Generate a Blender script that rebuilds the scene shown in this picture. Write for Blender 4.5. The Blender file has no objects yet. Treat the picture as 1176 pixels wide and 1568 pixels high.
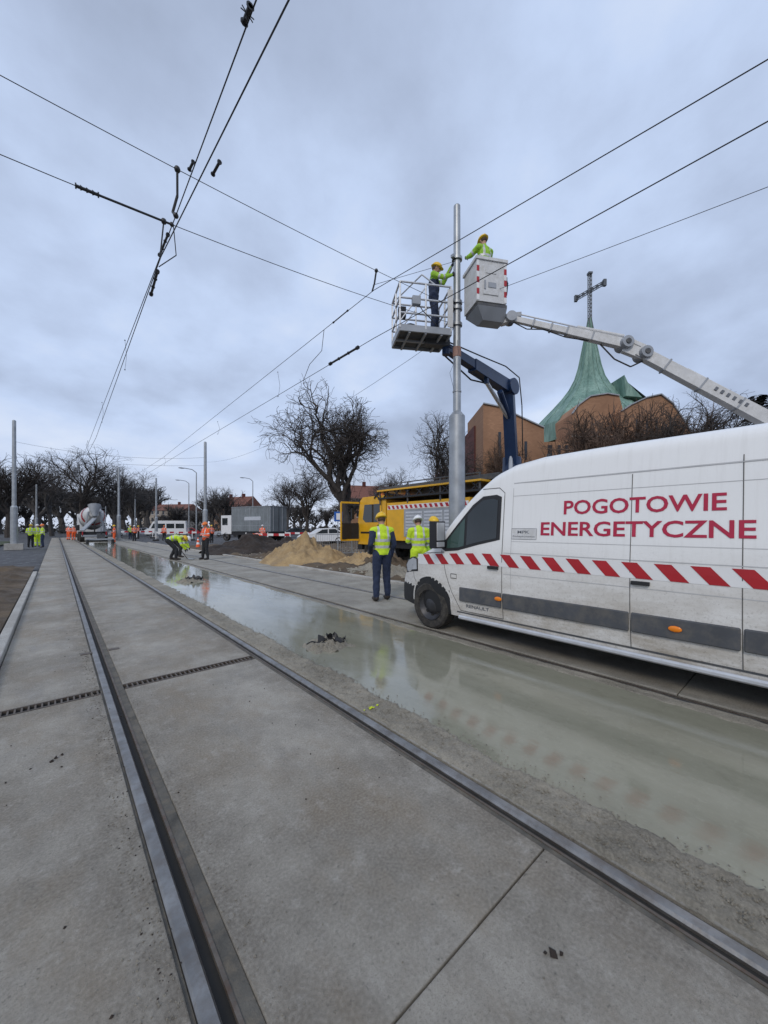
import bpy, bmesh, math, random
import numpy as np
from mathutils import Vector, Matrix, Euler, noise as mn
random.seed(7)
D=bpy.data; S=bpy.context.scene; COL=S.collection
rad=math.radians

# ---------------------------------------------------------------- materials
def nd(nt,t,**k):
    n=nt.nodes.new(t)
    for a,b in k.items(): setattr(n,a,b)
    return n
def newmat(name):
    m=D.materials.new(name); m.use_nodes=True
    nt=m.node_tree; return m,nt,nt.nodes['Principled BSDF']
def rgba(c): return (c[0],c[1],c[2],1)
def noise_fac(nt,coord,scale,detail=6,lo=.35,hi=.65,rough=.6,vec_scale=None):
    n=nd(nt,'ShaderNodeTexNoise'); n.inputs['Scale'].default_value=scale
    n.inputs['Detail'].default_value=detail; n.inputs['Roughness'].default_value=rough
    if vec_scale:
        mp=nd(nt,'ShaderNodeMapping'); mp.inputs['Scale'].default_value=vec_scale
        nt.links.new(coord,mp.inputs[0]); coord=mp.outputs[0]
    nt.links.new(coord,n.inputs['Vector'])
    r=nd(nt,'ShaderNodeMapRange'); r.inputs['From Min'].default_value=lo; r.inputs['From Max'].default_value=hi
    nt.links.new(n.outputs['Fac'],r.inputs['Value'])
    return r.outputs['Result'],n.outputs['Fac']
def mixc(nt,f,a,b,mode='MIX'):
    m=nd(nt,'ShaderNodeMix',data_type='RGBA',blend_type=mode)
    if isinstance(f,(int,float)): m.inputs[0].default_value=f
    else: nt.links.new(f,m.inputs[0])
    for s,i in ((a,6),(b,7)):
        if isinstance(s,tuple): m.inputs[i].default_value=rgba(s)
        else: nt.links.new(s,m.inputs[i])
    return m.outputs[2]
def mulf(nt,f,k):
    m=nd(nt,'ShaderNodeMath',operation='MULTIPLY'); nt.links.new(f,m.inputs[0])
    if isinstance(k,(int,float)): m.inputs[1].default_value=k
    else: nt.links.new(k,m.inputs[1])
    return m.outputs[0]
def bumpn(nt,bs,h,strength,dist=.01):
    b=nd(nt,'ShaderNodeBump'); b.inputs['Strength'].default_value=strength; b.inputs['Distance'].default_value=dist
    nt.links.new(h,b.inputs['Height']); nt.links.new(b.outputs[0],bs.inputs['Normal'])
def M(name,col,rough=.5,metal=0,var=.2,vs=4,bump=0,bs=60,spec=.5,coat=0,em=0,tint=None):
    m,nt,p=newmat(name)
    tc=nd(nt,'ShaderNodeTexCoord').outputs['Object']
    f,_=noise_fac(nt,tc,vs,6,.3,.7)
    dark=tuple(c*(1-var) for c in col)
    c=mixc(nt,f,dark,tuple(col))
    if tint:
        f2,_=noise_fac(nt,tc,vs*2.3,8,.45,.65,.7); c=mixc(nt,mulf(nt,f2,.6),c,tint)
    nt.links.new(c,p.inputs['Base Color'])
    p.inputs['Roughness'].default_value=rough; p.inputs['Metallic'].default_value=metal
    p.inputs['Specular IOR Level'].default_value=spec; p.inputs['Coat Weight'].default_value=coat
    if bump:
        _,h=noise_fac(nt,tc,bs,5); bumpn(nt,p,h,bump)
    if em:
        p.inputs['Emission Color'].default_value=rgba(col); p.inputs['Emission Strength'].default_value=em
    return m

def concrete_mat(name,light,dark,stain,spk=.35,rough=.72,mud=False):
    m,nt,p=newmat(name)
    tc=nd(nt,'ShaderNodeTexCoord').outputs['Object']
    f1,_=noise_fac(nt,tc,1.0,10,.40,.60,.70)
    c=mixc(nt,f1,dark,light)
    f2,_=noise_fac(nt,tc,3.2,9,.49,.66,.74,(1,.45,1))
    c=mixc(nt,mulf(nt,f2,.55),c,stain)
    if mud:
        fb,_=noise_fac(nt,tc,1.3,9,.46,.64,.70,(1.3,.7,1))
        c=mixc(nt,mulf(nt,fb,.55),c,(.205,.152,.092))
        sx=nd(nt,'ShaderNodeSeparateXYZ'); nt.links.new(tc,sx.inputs[0])
        for gx in (.36,1.84):
            s_=nd(nt,'ShaderNodeMath',operation='SUBTRACT'); nt.links.new(sx.outputs['X'],s_.inputs[0]); s_.inputs[1].default_value=gx
            a_=nd(nt,'ShaderNodeMath',operation='ABSOLUTE'); nt.links.new(s_.outputs[0],a_.inputs[0])
            mr=nd(nt,'ShaderNodeMapRange'); nt.links.new(a_.outputs[0],mr.inputs['Value']); mr.inputs['From Min'].default_value=.38; mr.inputs['From Max'].default_value=.08
            fm,_=noise_fac(nt,tc,6,10,.38,.60,.78,(1,.5,1))
            c=mixc(nt,mulf(nt,mulf(nt,mr.outputs[0],fm),.75),c,(.085,.068,.048))
        fl,_=noise_fac(nt,tc,7,9,.53,.68,.8)
        c=mixc(nt,mulf(nt,fl,.5),c,(.46,.435,.39))
    f3,h3=noise_fac(nt,tc,75,6,.44,.60,.9)
    c=mixc(nt,mulf(nt,f3,spk),c,tuple(min(1,x*1.7) for x in light))
    f4,_=noise_fac(nt,tc,30,5,.59,.67,.8)
    c=mixc(nt,mulf(nt,f4,.6),c,tuple(x*.35 for x in dark))
    f5,_=noise_fac(nt,tc,150,4,.51,.61,.85)
    c=mixc(nt,mulf(nt,f5,.5),c,tuple(x*.35 for x in dark))
    nt.links.new(c,p.inputs['Base Color'])
    r=nd(nt,'ShaderNodeMapRange'); nt.links.new(f2,r.inputs['Value']); r.inputs['To Min'].default_value=rough+.12; r.inputs['To Max'].default_value=rough-.28
    nt.links.new(r.outputs[0],p.inputs['Roughness'])
    bumpn(nt,p,h3,.8,.009)
    return m
CONC=concrete_mat('cured_concrete',(.355,.328,.280),(.205,.184,.150),(.145,.125,.097),.34,.74,True)
CONC2=concrete_mat('cured_concrete_far',(.34,.318,.272),(.21,.19,.157),(.14,.125,.10),.35,.74)
ROUGHC=concrete_mat('rough_mortar',(.30,.272,.22),(.16,.143,.11),(.10,.09,.07),.45,.85)
KERB=concrete_mat('kerb_concrete',(.46,.445,.41),(.32,.30,.27),(.2,.18,.15),.35,.8)
SOIL=concrete_mat('soil_mud',(.135,.098,.062),(.062,.045,.030),(.085,.065,.045),.25,.88)
ASPH=concrete_mat('asphalt',(.08,.08,.082),(.05,.05,.053),(.06,.058,.055),.2,.7)
SAND=concrete_mat('sandy_soil',(.44,.31,.16),(.24,.165,.085),(.15,.105,.06),.3,.9)
DIRT=concrete_mat('dark_soil',(.05,.036,.028),(.02,.015,.012),(.035,.025,.02),.2,.9)
def wet_mat():
    m,nt,p=newmat('fresh_wet_concrete')
    tc=nd(nt,'ShaderNodeTexCoord').outputs['Object']
    f1,h1=noise_fac(nt,tc,.8,7,.38,.62,.6,(1.6,.5,1))
    c=mixc(nt,f1,(.215,.210,.155),(.29,.282,.215))
    f2,h2=noise_fac(nt,tc,6,9,.52,.70,.75,(1.3,.7,1))
    c=mixc(nt,mulf(nt,f2,.35),c,(.14,.132,.095))
    f4,_=noise_fac(nt,tc,22,6,.55,.66,.8); c=mixc(nt,mulf(nt,f4,.25),c,(.36,.35,.285))
    nt.links.new(c,p.inputs['Base Color'])
    fr,_=noise_fac(nt,tc,2.2,8,.40,.66,.7,(1.4,.5,1))
    r=nd(nt,'ShaderNodeMapRange'); nt.links.new(fr,r.inputs['Value']); r.inputs['To Min'].default_value=.03; r.inputs['To Max'].default_value=.17
    nt.links.new(r.outputs[0],p.inputs['Roughness'])
    p.inputs['IOR'].default_value=1.5; p.inputs['Specular IOR Level'].default_value=.75
    _,h3=noise_fac(nt,tc,7,7,.3,.7,.58,(1,.45,1)); bumpn(nt,p,h3,.14,.01)
    return m
WET=wet_mat()
RAIL=M('rail_steel',(.36,.35,.335),.42,.8,.5,5,.15,40,tint=(.17,.14,.115))
RAILW=M('rail_web_lip',(.18,.155,.13),.6,.5,.5,9,.2,40,tint=(.12,.07,.045))
RAILD=M('rail_groove',(.022,.02,.017),.85,0,.4)
RUB=M('rubber_joint',(.13,.12,.10),.8,0,.6,6,.5,90,tint=(.17,.14,.10))
BLK=M('black_plastic',(.018,.018,.02),.55,0,.3)
TYRE=M('tyre_rubber',(.034,.031,.028),.85,0,.5,8,.2,40,tint=(.09,.08,.065))
HUB=M('steel_wheel',(.06,.06,.065),.45,.5,.4,12)
GALV=M('galvanised_steel',(.42,.44,.46),.45,.6,.3,3,.05,30)
ALU=M('aluminium',(.66,.67,.69),.4,.5,.2,6)
GREYP=M('grey_paint',(.36,.38,.41),.5,.1,.25,2)
DGREY=M('dark_grey_trim',(.075,.08,.09),.6,0,.3,3,tint=(.13,.12,.105))
WHITE=M('white_paint',(.76,.76,.76),.35,0,.08,3)
WPLAST=M('white_fibreglass',(.66,.66,.66),.5,0,.2,5,tint=(.48,.47,.44))
RED=M('red_reflective',(.42,.015,.022),.4,0,.15)
REDT=M('red_lettering',(.42,.012,.05),.45,0,.05)
GREYT=M('grey_lettering',(.12,.13,.15),.5,0,.05)
YEL=M('yellow_truck_paint',(.78,.42,.015),.35,0,.2,3)
NAVY=M('navy_paint',(.012,.035,.10),.38,0,.3,4)
GLASS=M('vehicle_glass',(.02,.026,.028),.06,0,.1)
GLASS.node_tree.nodes['Principled BSDF'].inputs['Specular IOR Level'].default_value=.8
TGLASS=M('tinted_green_glass',(.05,.09,.08),.06,0,.1)
ORL=M('orange_lamp',(.8,.22,.01),.25,0,.05)
LAMPG=M('headlamp_glass',(.5,.52,.55),.12,.2,.1)
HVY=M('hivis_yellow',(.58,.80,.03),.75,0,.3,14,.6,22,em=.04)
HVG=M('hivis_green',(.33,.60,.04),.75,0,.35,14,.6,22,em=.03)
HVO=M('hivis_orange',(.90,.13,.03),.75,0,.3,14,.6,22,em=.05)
NAVC=M('navy_cloth',(.022,.035,.08),.85,0,.4,12,.6,18)
BLKC=M('dark_cloth',(.02,.022,.026),.85,0,.4,12,.4,20)
REFL=M('reflective_tape',(.55,.56,.56),.4,.1,.1)
SKIN=M('skin',(.48,.27,.19),.55,0,.12,20)
HAIR=M('hair_brown',(.06,.035,.02),.7,0,.3,30)
GLOVE=M('work_glove',(.05,.05,.055),.8,0,.3,20)
HELY=M('helmet_yellow',(.80,.50,.02),.35,0,.06)
HELW=M('helmet_white',(.8,.8,.8),.35,0,.06)
HELO=M('helmet_orange',(.8,.2,.03),.35,0,.06)
BOOT=M('boot_leather',(.03,.022,.018),.6,0,.4,20)
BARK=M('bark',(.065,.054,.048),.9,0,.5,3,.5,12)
BARKF=M('bark_far_hazed',(.085,.078,.075),.9,0,.4,3)  # paler than the near bark: distance haze mixed into the colour
BARKB=M('bark_with_brown_leaves',(.13,.085,.062),.9,0,.5,3,.5,12)
EVER=M('evergreen_needles',(.025,.04,.022),.8,0,.5,2)
HEDGE=M('brushwood',(.075,.07,.06),.9,0,.6,1)
WIRE=M('wire',(.03,.03,.034),.55,.3,.2)
INSUL=M('insulator_black',(.02,.02,.022),.45,0,.2)
def brick_mat(name,a,b):
    m,nt,p=newmat(name); tc=nd(nt,'ShaderNodeTexCoord').outputs['Object']
    mp=nd(nt,'ShaderNodeMapping'); mp.inputs['Rotation'].default_value=(rad(90),0,0); nt.links.new(tc,mp.inputs[0])
    br=nd(nt,'ShaderNodeTexBrick'); nt.links.new(mp.outputs[0],br.inputs[0]); br.inputs['Scale'].default_value=1.5
    br.inputs['Color1'].default_value=rgba(a); br.inputs['Color2'].default_value=rgba(b); br.inputs['Mortar'].default_value=rgba(tuple(x*.75 for x in a))
    f,_=noise_fac(nt,tc,.35,8,.3,.7)
    nt.links.new(mixc(nt,f,br.outputs[0],tuple(x*.75 for x in b)),p.inputs['Base Color']); p.inputs['Roughness'].default_value=.9
    return m
BRICK=brick_mat('orange_brick',(.43,.24,.14),(.33,.18,.105))
BRICKD=brick_mat('dark_red_brick',(.15,.045,.035),(.11,.035,.03))
ROOFT=M('roof_tiles',(.20,.08,.055),.8,0,.35,2,.4,6)
PLAST=M('house_plaster',(.36,.31,.26),.9,0,.2,1)
WIN=M('window_dark',(.03,.035,.045),.2,0,.2)
def copper_mat():
    m,nt,p=newmat('verdigris_copper'); tc=nd(nt,'ShaderNodeTexCoord').outputs['Object']
    f,_=noise_fac(nt,tc,.5,8,.35,.65,.6,(1.5,1.5,.35))
    f2,_=noise_fac(nt,tc,2.5,6,.47,.66,.7,(2,2,.3))
    c=mixc(nt,f,(.10,.20,.165),(.25,.385,.32))
    c=mixc(nt,mulf(nt,f2,.6),c,(.05,.09,.075)); nt.links.new(c,p.inputs['Base Color']); p.inputs['Roughness'].default_value=.65
    return m
COPPER=copper_mat()
TARP=M('truck_tarpaulin',(.22,.245,.26),.55,0,.35,1.2,tint=(.15,.16,.165))
def van_mat():
    m,nt,p=newmat('van_white_paint_dirty'); tc=nd(nt,'ShaderNodeTexCoord').outputs['Object']
    sx=nd(nt,'ShaderNodeSeparateXYZ'); nt.links.new(tc,sx.inputs[0])
    r=nd(nt,'ShaderNodeMapRange'); nt.links.new(sx.outputs['Z'],r.inputs['Value'])
    r.inputs['From Min'].default_value=1.45; r.inputs['From Max'].default_value=.4
    _,n=noise_fac(nt,tc,2.6,10,.3,.7,.75,(1,.5,1.6))
    rr=nd(nt,'ShaderNodeMapRange'); nt.links.new(n,rr.inputs['Value']); rr.inputs['From Min'].default_value=.36; rr.inputs['From Max'].default_value=.62; rr.inputs['To Min'].default_value=.30
    k=mulf(nt,r.outputs[0],rr.outputs[0])
    _,n2=noise_fac(nt,tc,40,7,rough=.85)
    r2=nd(nt,'ShaderNodeMapRange'); nt.links.new(n2,r2.inputs['Value']); r2.inputs['From Min'].default_value=.53; r2.inputs['From Max'].default_value=.66; r2.inputs['To Max'].default_value=.65
    k2=mulf(nt,r.outputs[0],r2.outputs[0])
    c=mixc(nt,k,(.80,.80,.79),(.36,.32,.265)); c=mixc(nt,k2,c,(.14,.12,.095))
    fs_,_=noise_fac(nt,tc,6,5,.5,.75,.6,(1,4,.25)); c=mixc(nt,mulf(nt,fs_,.12),c,(.4,.38,.34))
    nt.links.new(c,p.inputs['Base Color'])
    r3=nd(nt,'ShaderNodeMapRange'); nt.links.new(k,r3.inputs['Value']); r3.inputs['To Min'].default_value=.22; r3.inputs['To Max'].default_value=.8
    nt.links.new(r3.outputs[0],p.inputs['Roughness'])
    return m
VANW=van_mat()

# ---------------------------------------------------------------- builder
def basis(d,up=Vector((0,0,1))):
    d=d.normalized()
    if abs(d.dot(up))>.97: up=Vector((1,0,0))
    s=d.cross(up).normalized(); u=s.cross(d).normalized()
    return s,u,d
class B:
    def __init__(s): s.v=[];s.f=[];s.m=[];s.mats=[]
    def mi(s,mat):
        if mat not in s.mats: s.mats.append(mat)
        return s.mats.index(mat)
    def add(s,vs,fs,mat):
        o=len(s.v); i=s.mi(mat)
        s.v+= [tuple(v) for v in vs]; s.f+=[tuple(a+o for a in f) for f in fs]; s.m+=[i]*len(fs)
    def bx(s,x0,x1,y0,y1,z0,z1,mat,R=None,c=None):
        vs=[Vector((x,y,z)) for z in (z0,z1) for y in (y0,y1) for x in (x0,x1)]
        if R is not None:
            c=Vector(c) if c is not None else Vector(((x0+x1)/2,(y0+y1)/2,(z0+z1)/2))
            vs=[R@(v-c)+c for v in vs]
        s.add(vs,[(0,2,3,1),(4,5,7,6),(0,1,5,4),(2,6,7,3),(0,4,6,2),(1,3,7,5)],mat)
    def cyl(s,a,b,r1,r2=None,n=10,mat=None,caps=True):
        a=Vector(a);b=Vector(b); r2=r1 if r2 is None else r2
        if (b-a).length<1e-6: return
        sd,u,d=basis(b-a); vs=[]
        for c,r in ((a,r1),(b,r2)):
            for k in range(n):
                t=2*math.pi*(k+.5)/n; vs.append(c+sd*math.cos(t)*r+u*math.sin(t)*r)
        fs=[(k,(k+1)%n,n+(k+1)%n,n+k) for k in range(n)]
        if caps: fs+=[tuple(range(n-1,-1,-1)),tuple(range(n,2*n))]
        s.add(vs,fs,mat)
    def beam(s,a,b,w,h,mat,w2=None,h2=None):
        a=Vector(a);b=Vector(b); sd,u,d=basis(b-a); w2=w2 or w; h2=h2 or h; vs=[]
        for c,ww,hh in ((a,w,h),(b,w2,h2)):
            for i,j in ((-1,-1),(1,-1),(1,1),(-1,1)): vs.append(c+sd*i*ww/2+u*j*hh/2)
        s.add(vs,[(0,1,5,4),(1,2,6,5),(2,3,7,6),(3,0,4,7),(3,2,1,0),(4,5,6,7)],mat)
    def path(s,pts,r,n,mat):
        for a,b in zip(pts,pts[1:]): s.cyl(a,b,r,r,n,mat,True)
    def sph(s,c,r,mat,n=10,lo=-90,hi=90,R=None):
        if not isinstance(r,(tuple,list)): r=(r,r,r)
        c=Vector(c); vs=[];fs=[]; k=max(3,n//2)
        for i in range(k+1):
            ph=rad(lo+(hi-lo)*i/k)
            for j in range(n):
                t=2*math.pi*j/n; v=Vector((math.cos(t)*math.cos(ph)*r[0],math.sin(t)*math.cos(ph)*r[1],math.sin(ph)*r[2]))
                if R is not None: v=R@v
                vs.append(c+v)
        for i in range(k):
            for j in range(n): fs.append((i*n+j,i*n+(j+1)%n,(i+1)*n+(j+1)%n,(i+1)*n+j))
        s.add(vs,fs,mat)
    def prism(s,poly,ax,lo,hi,mat):
        vs=[]
        for q in (lo,hi):
            for a,b in poly:
                vs.append((q,a,b) if ax=='x' else (a,q,b) if ax=='y' else (a,b,q))
        n=len(poly)
        s.add(vs,[tuple(range(n)),tuple(range(2*n-1,n-1,-1))]+[(i,n+i,n+(i+1)%n,(i+1)%n) for i in range(n)],mat)
    def lathe(s,c,axis,prof,n,mat):
        c=Vector(c); sd,u,d=basis(Vector(axis)); vs=[];fs=[]
        for (t,r) in prof:
            for k in range(n):
                a=2*math.pi*k/n; vs.append(c+d*t+sd*math.cos(a)*r+u*math.sin(a)*r)
        for i in range(len(prof)-1):
            for k in range(n): fs.append((i*n+k,i*n+(k+1)%n,(i+1)*n+(k+1)%n,(i+1)*n+k))
        s.add(vs,fs,mat)
    def wheel(s,c,r,w,side=-1,axis=(1,0,0),hub=HUB):
        c=Vector(c); ax=Vector(axis)*side
        s.lathe(c,ax,[(-w/2,.3*r),(-w/2,.9*r),(-w*.4,r),(w*.4,r),(w*.5,.92*r),(w*.5,.68*r),(w*.42,.66*r)],28,TYRE)
        s.lathe(c,ax,[(w*.42,.66*r),(w*.46,.63*r),(w*.3,.55*r),(w*.18,.42*r),(w*.36,.3*r),(w*.42,.22*r),(w*.46,.1*r),(w*.46,.001)],28,hub)
        sd,u,d=basis(ax)
        for k in range(8):
            a=2*math.pi*k/8; p=c+sd*math.cos(a)*.44*r+u*math.sin(a)*.44*r
            s.cyl(p+d*w*.15,p+d*w*.23,.07*r,.07*r,8,RAILD)
    def obj(s,name,parent=None,smooth=35,bevel=0,rot=None,loc=None):
        me=D.meshes.new(name); me.from_pydata(s.v,[],s.f); me.update()
        for m in s.mats: me.materials.append(m)
        me.polygons.foreach_set('material_index',s.m)
        bm=bmesh.new(); bm.from_mesh(me); bmesh.ops.recalc_face_normals(bm,faces=bm.faces); bm.to_mesh(me); bm.free()
        if smooth:
            me.polygons.foreach_set('use_smooth',[True]*len(me.polygons)); me.set_sharp_from_angle(angle=rad(smooth))
        o=D.objects.new(name,me); COL.objects.link(o)
        if parent: o.parent=parent
        if rot: o.rotation_euler=rot
        if loc: o.location=loc
        if bevel:
            md=o.modifiers.new('bev','BEVEL'); md.width=bevel; md.segments=2; md.limit_method='ANGLE'; md.angle_limit=rad(40)
            md.use_clamp_overlap=True
        return o
def empty(name,loc=(0,0,0),rz=0):
    e=D.objects.new(name,None); e.location=loc; e.rotation_euler=(0,0,rz); COL.objects.link(e); return e
YAW=rad(40.9); FW=Vector((math.sin(YAW),math.cos(YAW),0)); RT=Vector((math.cos(YAW),-math.sin(YAW),0))

# ---------------------------------------------------------------- world, sun, camera
w=D.worlds.new('World'); S.world=w; w.use_nodes=True; nt=w.node_tree
bg=nt.nodes['Background']; bg.inputs['Strength'].default_value=.1
sky=nd(nt,'ShaderNodeTexSky',sky_type='NISHITA'); sky.sun_disc=False; sky.sun_elevation=rad(36); sky.sun_rotation=rad(239)
tc=nd(nt,'ShaderNodeTexCoord').outputs['Generated']; sx=nd(nt,'ShaderNodeSeparateXYZ'); nt.links.new(tc,sx.inputs[0])
def mth(op,a,b=None):
    m=nd(nt,'ShaderNodeMath',operation=op)
    for i,q in enumerate((a,b)):
        if q is None: continue
        if isinstance(q,(int,float)): m.inputs[i].default_value=q
        else: nt.links.new(q,m.inputs[i])
    return m.outputs[0]
dz=mth('ADD',mth('MAXIMUM',sx.outputs['Z'],0.0),.32)
cb=nd(nt,'ShaderNodeCombineXYZ'); nt.links.new(mth('DIVIDE',sx.outputs['X'],dz),cb.inputs[0]); nt.links.new(mth('DIVIDE',sx.outputs['Y'],dz),cb.inputs[1])
cb.inputs[2].default_value=1.7
f1,_=noise_fac(nt,cb.outputs[0],1.15,4,.36,.66,.45)
f2,_=noise_fac(nt,cb.outputs[0],3.0,10,.30,.70,.58)
f=mth('ADD',mth('MULTIPLY',f1,.68),mth('MULTIPLY',f2,.32))
cr=nd(nt,'ShaderNodeValToRGB'); nt.links.new(f,cr.inputs[0])
e=cr.color_ramp.elements; e[0].position=.05; e[0].color=(3.7,4.4,5.9,1); e[1].position=.92; e[1].color=(7.8,8.6,10.1,1)
x=e.new(.30); x.color=(4.6,5.5,7.4,1); x=e.new(.55); x.color=(5.8,7.0,9.4,1)
hz=nd(nt,'ShaderNodeMapRange'); nt.links.new(sx.outputs['Z'],hz.inputs['Value']); hz.inputs['From Min'].default_value=.24; hz.inputs['From Max'].default_value=.0; hz.inputs['To Max'].default_value=.7
c=mixc(nt,hz.outputs[0],cr.outputs[0],(6.8,7.4,8.8))
c=mixc(nt,.95,sky.outputs[0],c); nt.links.new(c,bg.inputs['Color'])
sl=D.lights.new('sun','SUN'); sl.energy=1.2; sl.angle=rad(18); sl.color=(1,.92,.80)
so=D.objects.new('sun',sl); COL.objects.link(so)
sd=Vector((-.75,-.45,.64)); so.rotation_euler=sd.to_track_quat('Z','Y').to_euler()
cam=D.cameras.new('camera'); co=D.objects.new('camera',cam); COL.objects.link(co); S.camera=co
co.location=(0,0,1.51); co.rotation_euler=(rad(90),0,-YAW)
cam.sensor_fit='VERTICAL'; cam.sensor_height=36; cam.lens=13.32; cam.shift_y=24/1568; cam.clip_start=.05; cam.clip_end=2000
S.view_settings.view_transform='Standard'; S.view_settings.look='None'; S.view_settings.exposure=0

# ---------------------------------------------------------------- ground
b=B(); R=900
b.add([(-R,-R,-.12),(R,-R,-.12),(R,R,-.12),(-R,R,-.12)],[(0,1,2,3)],ASPH); b.obj('ground',smooth=0)
Y0,Y1=-6,75
b=B()
joints=[-6,.855,7.4,13.6,20,27,35,45,58,75]
for x0,x1 in ((-.45,.313),(.488,1.738),(4.267,5.522),(5.674,6.88)):
    for a,c in zip(joints,joints[1:]):
        segs=[(a+.004,c-.004)]
        if a<4.35<c and x1<2: segs=[(a+.004,4.27),(4.41,c-.004)]
        for p,q in segs: b.bx(x0,x1,p,q,-.1,0,CONC if x1<2 else CONC2)
b.bx(-.45,6.88,Y0,Y1,-.11,-.02,RAILD)
b.obj('concrete_pavement',smooth=0,bevel=.005)
b=B(); vs=[];fs=[]; xs=np.linspace(2.02,4.10,9); ys=np.arange(-6,48,.25)
for y in ys:
    for x in xs: vs.append((x,y,.003))
n=len(xs)
for i in range(len(ys)-1):
    for j in range(n-1): fs.append((i*n+j,i*n+j+1,(i+1)*n+j+1,(i+1)*n+j))
b.add(vs,fs,WET); b.bx(1.90,4.09,Y0,Y1,-.1,-.001,CONC2)
b.obj('wet_concrete_pavement',smooth=30)
b=B()
def rough(x0,x1,y0,y1,dx,dy,hf,mat):
    xs=np.arange(x0,x1+1e-6,dx); ys=np.arange(y0,y1,dy); vs=[];fs=[];n=len(xs)
    for y in ys:
        for x in xs: vs.append((x,y,hf(x,y)))
    for i in range(len(ys)-1):
        for j in range(n-1): fs.append((i*n+j,i*n+j+1,(i+1)*n+j+1,(i+1)*n+j))
    b.add(vs,fs,mat)
def hf(x,y):
    e=2.17+.07*mn.noise(Vector((y*1.1,0,0)))+.05*mn.noise(Vector((y*4,3,0)))+.03*mn.noise(Vector((y*13,3,0)))+.02*mn.noise(Vector((y*31,3,0)))
    z=.012+.012*mn.noise(Vector((x*18,y*18,0)))+.007*mn.noise(Vector((x*55,y*55,0)))
    if x<1.92: z-=.014
    t=(x-e)/.04
    if t>-1.2: z+=.012*max(0,1-abs(t+.4))*(.5+mn.noise(Vector((x*9,y*9,7))))
    if t>0: z-=.02*min(t,2)
    return z
rough(1.897,2.40,-1,9,.015,.018,hf,ROUGHC); rough(1.897,2.40,9,40,.03,.08,hf,ROUGHC)
def hf2(x,y):
    z=.010+.010*mn.noise(Vector((x*14,y*9,5)))+.004*mn.noise(Vector((x*50,y*50,0)))
    e=4.0+.05*mn.noise(Vector((y*1.1,9,0)))+.03*mn.noise(Vector((y*5,13,0)))
    if x<e: z-=.5*(e-x)
    return z
rough(3.88,4.11,0,40,.023,.06,hf2,ROUGHC)
b.obj('rough_concrete_edge',smooth=60)
def rail(b,g,side):
    s=side
    def q(a,c,z0,z1,mat):
        x0,x1=sorted((g+s*a,g+s*c)); b.bx(x0,x1,Y0,Y1,z0,z1,mat)
    prof=[(0,-.035),(0,-.008),(.008,.004),(.02,.006),(.05,.005),(.058,-.001),(.06,-.06)]
    vs=[]
    for y in (Y0,Y1):
        for a,z in prof: vs.append((g+s*a,y,z))
    n=len(prof); b.add(vs,[(i,i+1,n+i+1,n+i) for i in range(n-1)],RAIL)
    q(-.036,0,-.05,-.030,RAILD)
    q(-.050,-.036,-.05,-.003,RAILW)
    q(-.100 if (s<0 and g<2) else -.078,-.050,-.05,-.007,RUB)
    q(.06,.073,-.05,-.010,RUB)
b=B()
rail(b,.386,-1); rail(b,1.820,1); rail(b,4.165,-1); rail(b,5.60,1)
b.bx(.22,.33,5.72,5.80,.001,.006,RAILW); b.bx(.49,.60,5.72,5.80,.001,.006,RAILW)
b.obj('tram_track',smooth=25)
b=B()
for x0,x1 in ((-.45,.31),(.49,1.737)):
    b.bx(x0,x1,4.285,4.40,-.08,-.03,RAILD)
    b.bx(x0,x1,4.272,4.288,-.05,.003,RAILW); b.bx(x0,x1,4.392,4.408,-.05,.003,RAILW)
    x=x0+.02
    while x<x1-.015: b.bx(x,x+.012,4.288,4.392,-.03,.0,RAILW); x+=.042
b.obj('drain_grate',smooth=0)
b=B(); y=-4
while y<17: b.bx(-.57,-.46,y,y+.995,-.12,.07,KERB); y+=1
b.obj('kerb',smooth=0,bevel=.012)
b=B(); y=-4
while y<44: b.bx(6.90,7.04,y,y+.99,-.12,.06+.008*random.random(),KERB); y+=1
b.obj('kerb',smooth=0,bevel=.012)
def soil(name,x0,x1,y0,y1,d,h,mat,sc=.9,z0=-.03):
    global b
    b=B()
    def hh(x,y):
        e=min((x-x0)/.5,(x1-x)/.5,(y1-y)/.5,(y-y0)/.5,1)
        return z0+max(e,0)*h*(.5+mn.fractal(Vector((x*sc,y*sc,1)),1,2,5))
    rough(x0,x1,y0,y1,d,d,hh,mat); return b.obj(name,smooth=60)
soil('soil_verge',-7,-.57,-3,20,.1,.12,SOIL,1.8,.02)
soil('soil_ground',7.04,30,-6,34,.16,.2,SOIL,.9)
GRASS=M('grass',(.06,.075,.03),.9,0,.5,1.5)
soil('roadside_grass',-60,-3.2,21,60,1.2,.1,GRASS,.5)
def heap(name,cx,cy,rx,ry,h,mat,seed,lump=.25):
    global b
    b=B(); n=64; vs=[];fs=[]
    for i in range(n+1):
        for j in range(n+1):
            u=-1+2*i/n; v=-1+2*j/n; r=math.hypot(u,v)
            f=max(0,1-r*(1+.35*mn.noise(Vector((u*1.7,v*1.7,seed)))))
            z=h*(f**.9)*(1+lump*mn.fractal(Vector((u*3,v*3,seed)),1,2,4))+.07*f*mn.noise(Vector((u*13,v*13,seed)))*2-.04
            vs.append((cx+u*rx,cy+v*ry,z))
    for i in range(n):
        for j in range(n): k=i*(n+1)+j; fs.append((k,k+n+1,k+n+2,k+1))
    b.add(vs,fs,mat); return b.obj(name,smooth=50)
heap('sand_pile',8.3,14.9,1.9,2.1,1.15,SAND,2,.55)
heap('sand_pile',9.3,12.2,1.2,1.6,.5,SAND,5,.6)
heap('soil_pile',9.3,23.2,2.9,2.8,1.15,DIRT,8,.5)
heap('soil_pile',13.2,26,3,2.6,.8,DIRT,11,.5)
heap('rubble_pile',8.3,9.6,1.0,1.8,.38,ROUGHC,14,.9)
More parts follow.
